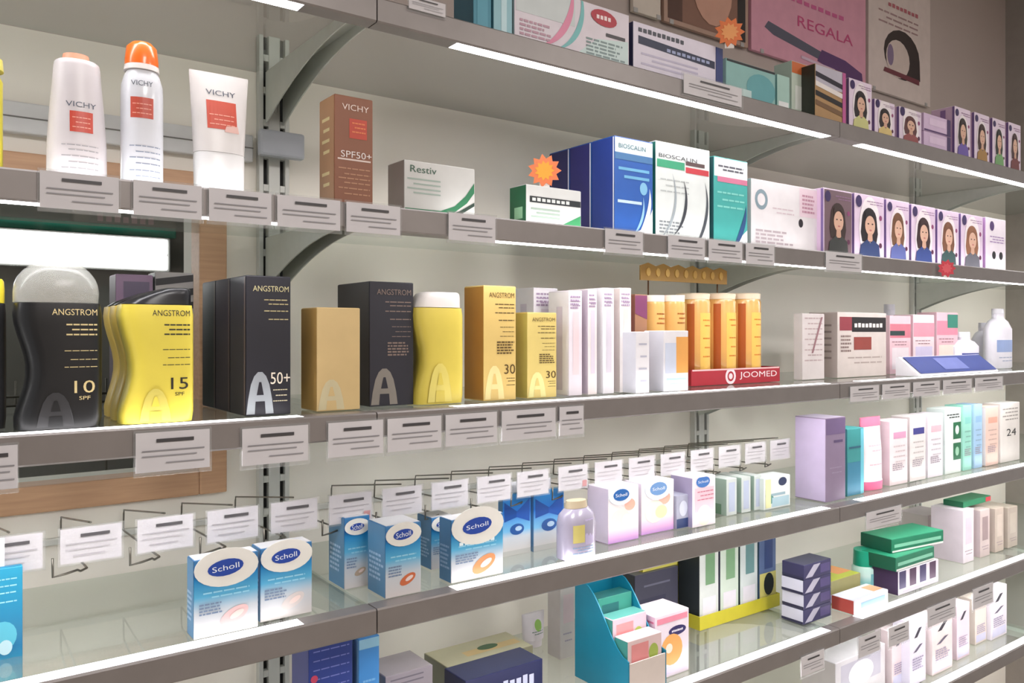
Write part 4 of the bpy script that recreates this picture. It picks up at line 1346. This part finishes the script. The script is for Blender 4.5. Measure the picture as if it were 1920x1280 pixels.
# ================================================================== LOWEST SHELF
t = carton('clear_tray', 'clear plastic tray with white packets near the bottom edge', 'tray', 6, 1566, 1660, 1225, .97, .08, (206, 204, 206), side=(196, 192, 190))
t.rect(-.4, .4, .4, .9, (180, 178, 190))
t.disc(0, .6, .25, .14, (226, 226, 232), lay=2)
for k, (a, b, yt, D, c, lab) in enumerate([(1672, 1700, 1180, .96, (222, 206, 208), 'pink-white pack with dark slanted mark on the lowest shelf'), (1706, 1736, 1160, .94, (226, 222, 236), 'white pack with two dark marks on the lowest shelf'),
                                           (1748, 1786, 1150, .94, (232, 218, 216), 'cream pack with dark oval and lilac lines on the lowest shelf'), (1794, 1818, 1132, .95, (226, 206, 216), 'narrow pink pack on the lowest shelf'),
                                           (1828, 1850, 1120, .97, (222, 210, 200), 'plain beige pack on the lowest shelf'), (1858, 1888, 1100, .96, (228, 222, 230), 'tall white pack with grey print nearest the end panel')]):
    t = carton('care_pack', lab, 'pack', 6, a, b, yt, D, .04, c, side=tuple(int(v * .94) for v in c), group='white packs on the lowest shelf')
    if k != 4:
        t.poly([(-.25, .72), (-.05, .72), (.25, .86), (.05, .86)], (56, 54, 64), name='printed_mark')
    if k in (1, 2, 5):
        t.poly([(-.3, .50), (-.1, .50), (.3, .60), (.1, .60)], (96, 90, 110), name='printed_mark')
    t.fine_print(-.35, .38, .22, .42, (150, 140, 170), 5, seed=k)
    t.rect(-.42, .42, .04, .2, (206, 206, 230))

# ================================================================== TOPMOST SHELF
t = carton('bath_box', 'dark teal box at the near end of the topmost shelf', 'box', 1, 887, 922, -40, .92, .05, (70, 140, 160), side=(60, 110, 130))
t.rect(-.3, .3, .1, .9, (86, 156, 176))
t = carton('bath_box', 'light teal striped box beside the dark teal one', 'box', 1, 925, 961, -40, .92, .05, (150, 196, 206), side=(110, 170, 186))
t.rect(-.1, .2, .01, .99, (196, 226, 232))
t = carton('thermometer_box', 'wide white box with pink swirl and red oval logo', 'box', 1, 964, 1180, -5, .92, .06, (226, 218, 226), side=(196, 214, 216))
t.rect(-.49, .0, .5, .98, (206, 214, 214))
t.ring(-.35, .9, .34, .05, (226, 140, 170), -80, 20, 2)
t.ring(-.22, .8, .30, .04, (120, 190, 190), -80, 30, 2)
t.poly([(.0, .02), (.49, .02), (.49, .5), (.2, .4)], (206, 226, 224), lay=1)
t.fine_print(.1, .46, .08, .4, (130, 150, 150), 5, seed=3)
t.fine_print(-.46, -.2, .1, .4, (190, 150, 166), 4, seed=4)
t.disc(.26, .80, .12, .055, (180, 44, 60), lay=3, name='printed_logo', tilt=-4)
t.word(.26, .80, .14, .07, (246, 226, 226), lay=4, n=4)
t.lines(.28, .46, (.52,), (70, 66, 70), .06, lay=2)
t = carton('pressure_monitor_box', 'white box with navy lettering band and navy end', 'box', 1, 1187, 1356, 65, .92, .06, (226, 220, 234), side=(56, 60, 96))
t.word(-.2, .86, .5, .08, (70, 74, 84), n=10)
t.poly([(-.45, .58), (.4, .5), (.4, .66), (-.45, .74)], (32, 40, 70), lay=1)
t.word(.1, .60, .5, .06, (160, 170, 206), n=9)
t.rect(.41, .495, .0, .99, (44, 58, 120), lay=2)
t.lines(-.42, .2, (.4, .3, .2), (196, 190, 212), .04)
t = carton('pressure_monitor_box', 'low teal-grey box with black top edge', 'box', 1, 1361, 1454, 122, .92, .06, (140, 186, 182), side=(160, 196, 196))
t.rect(-.49, .49, .93, .99, (26, 30, 34))
t.disc(.2, .4, .3, .2, (100, 166, 172))
t.rect(-.45, .0, .05, .3, (196, 222, 220))
t = carton('small_box', 'small mint box beside the teal-grey one', 'box', 1, 1457, 1481, 142, .93, .04, (170, 206, 196), side=(130, 180, 180))
t.rect(-.4, .4, .05, .3, (236, 240, 240))
t = carton('small_box', 'white-green box with orange top before the striped box', 'box', 1, 1484, 1516, 118, .95, .04, (196, 210, 196), side=(176, 196, 186))
t.rect(-.49, .49, .8, .99, (206, 110, 60))
t.rect(-.3, .3, .2, .6, (226, 232, 226))
t = carton('striped_box', 'box with slanting black, white and brown stripes', 'box', 1, 1528, 1586, 128, .92, .05, (176, 140, 96), side=(50, 52, 44))
t.rect(-.49, .49, .62, .99, (190, 186, 200))
for q, c in enumerate([(40, 36, 50), (236, 230, 226), (34, 30, 32), (120, 90, 60)]):
    t.poly([(-.49, .78 - .17 * q), (.49, .66 - .17 * q), (.49, .75 - .17 * q), (-.49, .87 - .17 * q)], c, lay=2)
t.rect(.38, .49, .01, .99, (190, 90, 150), lay=3)
DT = 'hair dye boxes with portraits on the topmost shelf'
for k, (a, b, yt, hair, shirt, lab) in enumerate([(1592, 1635, 152, (36, 28, 30), (206, 206, 140), 'dye box on topmost shelf, tall black-haired portrait with yellow top'), (1640, 1678, 190, (44, 34, 34), (220, 196, 130), 'dye box on topmost shelf, dark portrait in second place'),
                                                  (1686, 1728, 205, (96, 56, 56), (150, 80, 80), 'dye box on topmost shelf, auburn portrait before the lying boxes'), (1790, 1820, 203, (52, 40, 36), (110, 90, 170), 'dye box on topmost shelf, dark portrait after the lying boxes'),
                                                  (1827, 1855, 214, (66, 40, 34), (170, 130, 70), 'dye box on topmost shelf, curly dark brown portrait'), (1861, 1885, 224, (40, 40, 36), (120, 170, 110), 'dye box on topmost shelf, portrait with green top'),
                                                  (1891, 1914, 232, (70, 40, 44), (120, 60, 60), 'dye box on topmost shelf, last portrait in view')]):
    dye_box(lab, 1, a, b, yt, .92, hair, shirt, depth=.055, group=DT, c=(230, 214, 232))
for k in range(2):
    X0, X1 = fx(1734, .92), fx(1784, .92)
    t = carton_at('hair_dye_box', ['lilac dye box lying at the bottom of the pair', 'lilac dye box lying on top of the pair'][k], 'box', X0, X1, .922, .06, S[1] + .0008 + .0405 * k, .0395, (214, 190, 220), side=(206, 180, 210), top=(226, 210, 230), group='lying dye boxes')
    t.rect(-.49, .49, .02, .12, (90, 60, 110))
    t.rect(-.3, .3, .4, .8, (226, 204, 230))
    t.rect(.36, .49, .01, .99, (70, 50, 96), lay=2)
def poster(label, xa, xb, c, h=.5):
    D = 1.236
    X0, X1 = fx(xa, D), fx(xb, D)
    it = Item('poster', label, 'poster', (X0 + X1) / 2, D + .005, .682, X1 - X0 - .004, .010, h, 0, 'posters on the wall above the shelves')
    box('poster_board', -it.w / 2, it.w / 2, -.005, .005, 0, h, mat(c, .5), it.root, .001)
    for sx in (-.42, .42):
        box('poster_clip', sx * it.w - .006, sx * it.w + .006, -.0065, -.0052, -.002, .008, mat((170, 168, 166), .4, .3), it.root)
    return it


t = poster('plain cream poster edge beside the brown portrait poster', 1186, 1240, (206, 196, 184))
t.rect(-.3, .3, .1, .9, (212, 202, 190))
t = poster('poster with a brown portrait photo, above the white boxes', 1244, 1404, (170, 140, 124))
t.rect(-.46, .46, .02, .98, (132, 96, 80))
t.rect(.36, .46, .02, .98, (40, 34, 32), lay=2)
t.rect(-.46, -.3, .02, .98, (84, 56, 46), lay=2)
t.disc(.0, .40, .34, .42, (90, 60, 48), lay=3, name='printed_hair')
t.disc(.05, .22, .24, .3, (196, 150, 130), lay=4, name='printed_face')
t = poster('pink poster with a dark hair straightener', 1408, 1624, (208, 150, 168))
t.text('REGALA', .12, .22, .5, (190, 70, 120), ht=.055)
t.poly([(-.40, .13), (-.37, .165), (.1, .10), (.1, .055), (-.33, .105)], (84, 84, 100), name='printed_straightener')
t.poly([(.08, .115), (.3, .10), (.46, .06), (.47, -.0), (.3, .0), (.04, .05)], (88, 52, 104), lay=2, name='printed_straightener')
t.poly([(-.1, .035), (.2, .02), (.2, .035), (-.1, .05)], (206, 180, 200), lay=3)
t.word(.05, .32, .5, .02, (196, 90, 140))
t = poster('white poster with a dark bobbed hair portrait', 1628, 1745, (208, 194, 188))
t.disc(.02, .245, .29, .21, (52, 40, 38), lay=2, name='printed_hair')
t.poly([(.12, .24), (.31, .25), (.32, .13), (.2, .115)], (48, 36, 36), lay=2, name='printed_hair')
t.disc(-.05, .215, .19, .16, (206, 190, 182), lay=3, name='printed_face')
t.disc(-.17, .225, .05, .09, (130, 112, 140), lay=4, name='printed_face')
t.poly([(-.28, .12), (.3, .105), (.3, .135), (-.26, .145)], (110, 50, 60), lay=4)
t.lines(-.35, .3, (.46, .43, .40), (160, 132, 132), .010)
t.word(.05, .51, .5, .02, (176, 96, 106))
star('star_tag', 'orange star price tag above the white navy-striped box', 1368, 60, .898, .026, (226, 116, 50), (240, 160, 90))

# ================================================================== PRICE LABELS ON THE SHELF EDGES
def price_label(label, shelf, xa, xb, ya, yb, D=.8985, group=None):
    X0, X1 = fx(xa, D), fx(xb, D)
    xm = (xa + xb) / 2
    z1, z0 = fz(xm, ya, D), fz(xm, yb, D)
    wd, h = X1 - X0, z1 - z0
    r = tag(empty('price_label', ((X0 + X1) / 2, D - WALL, z0 + CZ)), label, 'label', group)
    box('label_holder', -wd / 2, wd / 2, -.0022, .0006, -.0015, h, PLASTIC, r)
    it = Item('_', 'x y z w', 'x', 0, 0, 0, wd, .0048, h)
    bpy.data.objects.remove(it.root)
    p = box('paper_label', -wd * .475, wd * .475, -.0014, -.0006, h * .06, h * .95, mat(PAPER, .6), r)
    it.root = p
    it.rect(-.22, .26, .72, .80, (70, 68, 70), name='printed_line')
    it.rect(-.40, .40, .52, .55, (140, 138, 142), name='printed_line')
    it.rect(-.40, .30, .40, .43, (150, 148, 152), name='printed_line')
    it.rect(-.10, .40, .24, .27, (150, 148, 152), name='printed_line')
    return r


L2 = [(70, 226), (246, 381), (388, 511), (516, 640), (646, 752), (838, 930), (1132, 1206), (1250, 1322), (1326, 1392), (1396, 1452), (1546, 1616)]
for k, (a, b) in enumerate(L2):
    xm = (a + b) / 2
    ya = CY - (S[2] + .001) * F / (.8985 / (CYW - (xm - CX) / F * SY))
    sdep = .8985 / (CYW - (xm - CX) / F * SY)
    price_label('white paper price label on the second shelf edge, %s from the near end' % ORD[k], 2, a, b, CY - .159 * F / sdep, CY - .119 * F / sdep, group='price labels on the second shelf')
L3 = [(-50, 35), (250, 396), (450, 580), (612, 720), (723, 829), (832, 933), (937, 1043), (1047, 1094), (1592, 1648), (1652, 1706), (1710, 1762), (1766, 1822), (1826, 1880)]
for k, (a, b) in enumerate(L3):
    xm = (a + b) / 2
    sdep = .8985 / (CYW - (xm - CX) / F * SY)
    zt_ = -.103 if k != 1 else -.100
    price_label('white paper price label on the third shelf edge, %s from the near end' % ORD[k], 3, a, b, CY - zt_ * F / sdep, CY - (zt_ - .046 if k < 8 else zt_ - .034) * F / sdep, group='price labels on the third shelf')
for k, (a, b, ya, yb, lab) in enumerate([(764, 836, -2, 26, 'small price label on the topmost shelf edge by the teal boxes'), (1278, 1392, 150, 190, 'clear-edged price label on the topmost shelf below the navy-striped box')]):
    price_label(lab, 1, a, b, ya, yb, group='price labels on the topmost shelf')
price_label('grey price label hanging from the fourth shelf below the pink tube', 4, 1622, 1690, 952, 986)
for k, (a, b, ya, yb) in enumerate([(1500, 1545, 1222, 1262), (1608, 1650, 1186, 1228), (1664, 1704, 1168, 1208), (1736, 1792, 1128, 1168), (1822, 1862, 1096, 1138)]):
    price_label('grey square price label hanging from the fifth shelf, %s from the near end' % ORD[k], 5, a, b, ya, yb, group='price labels on the fifth shelf')
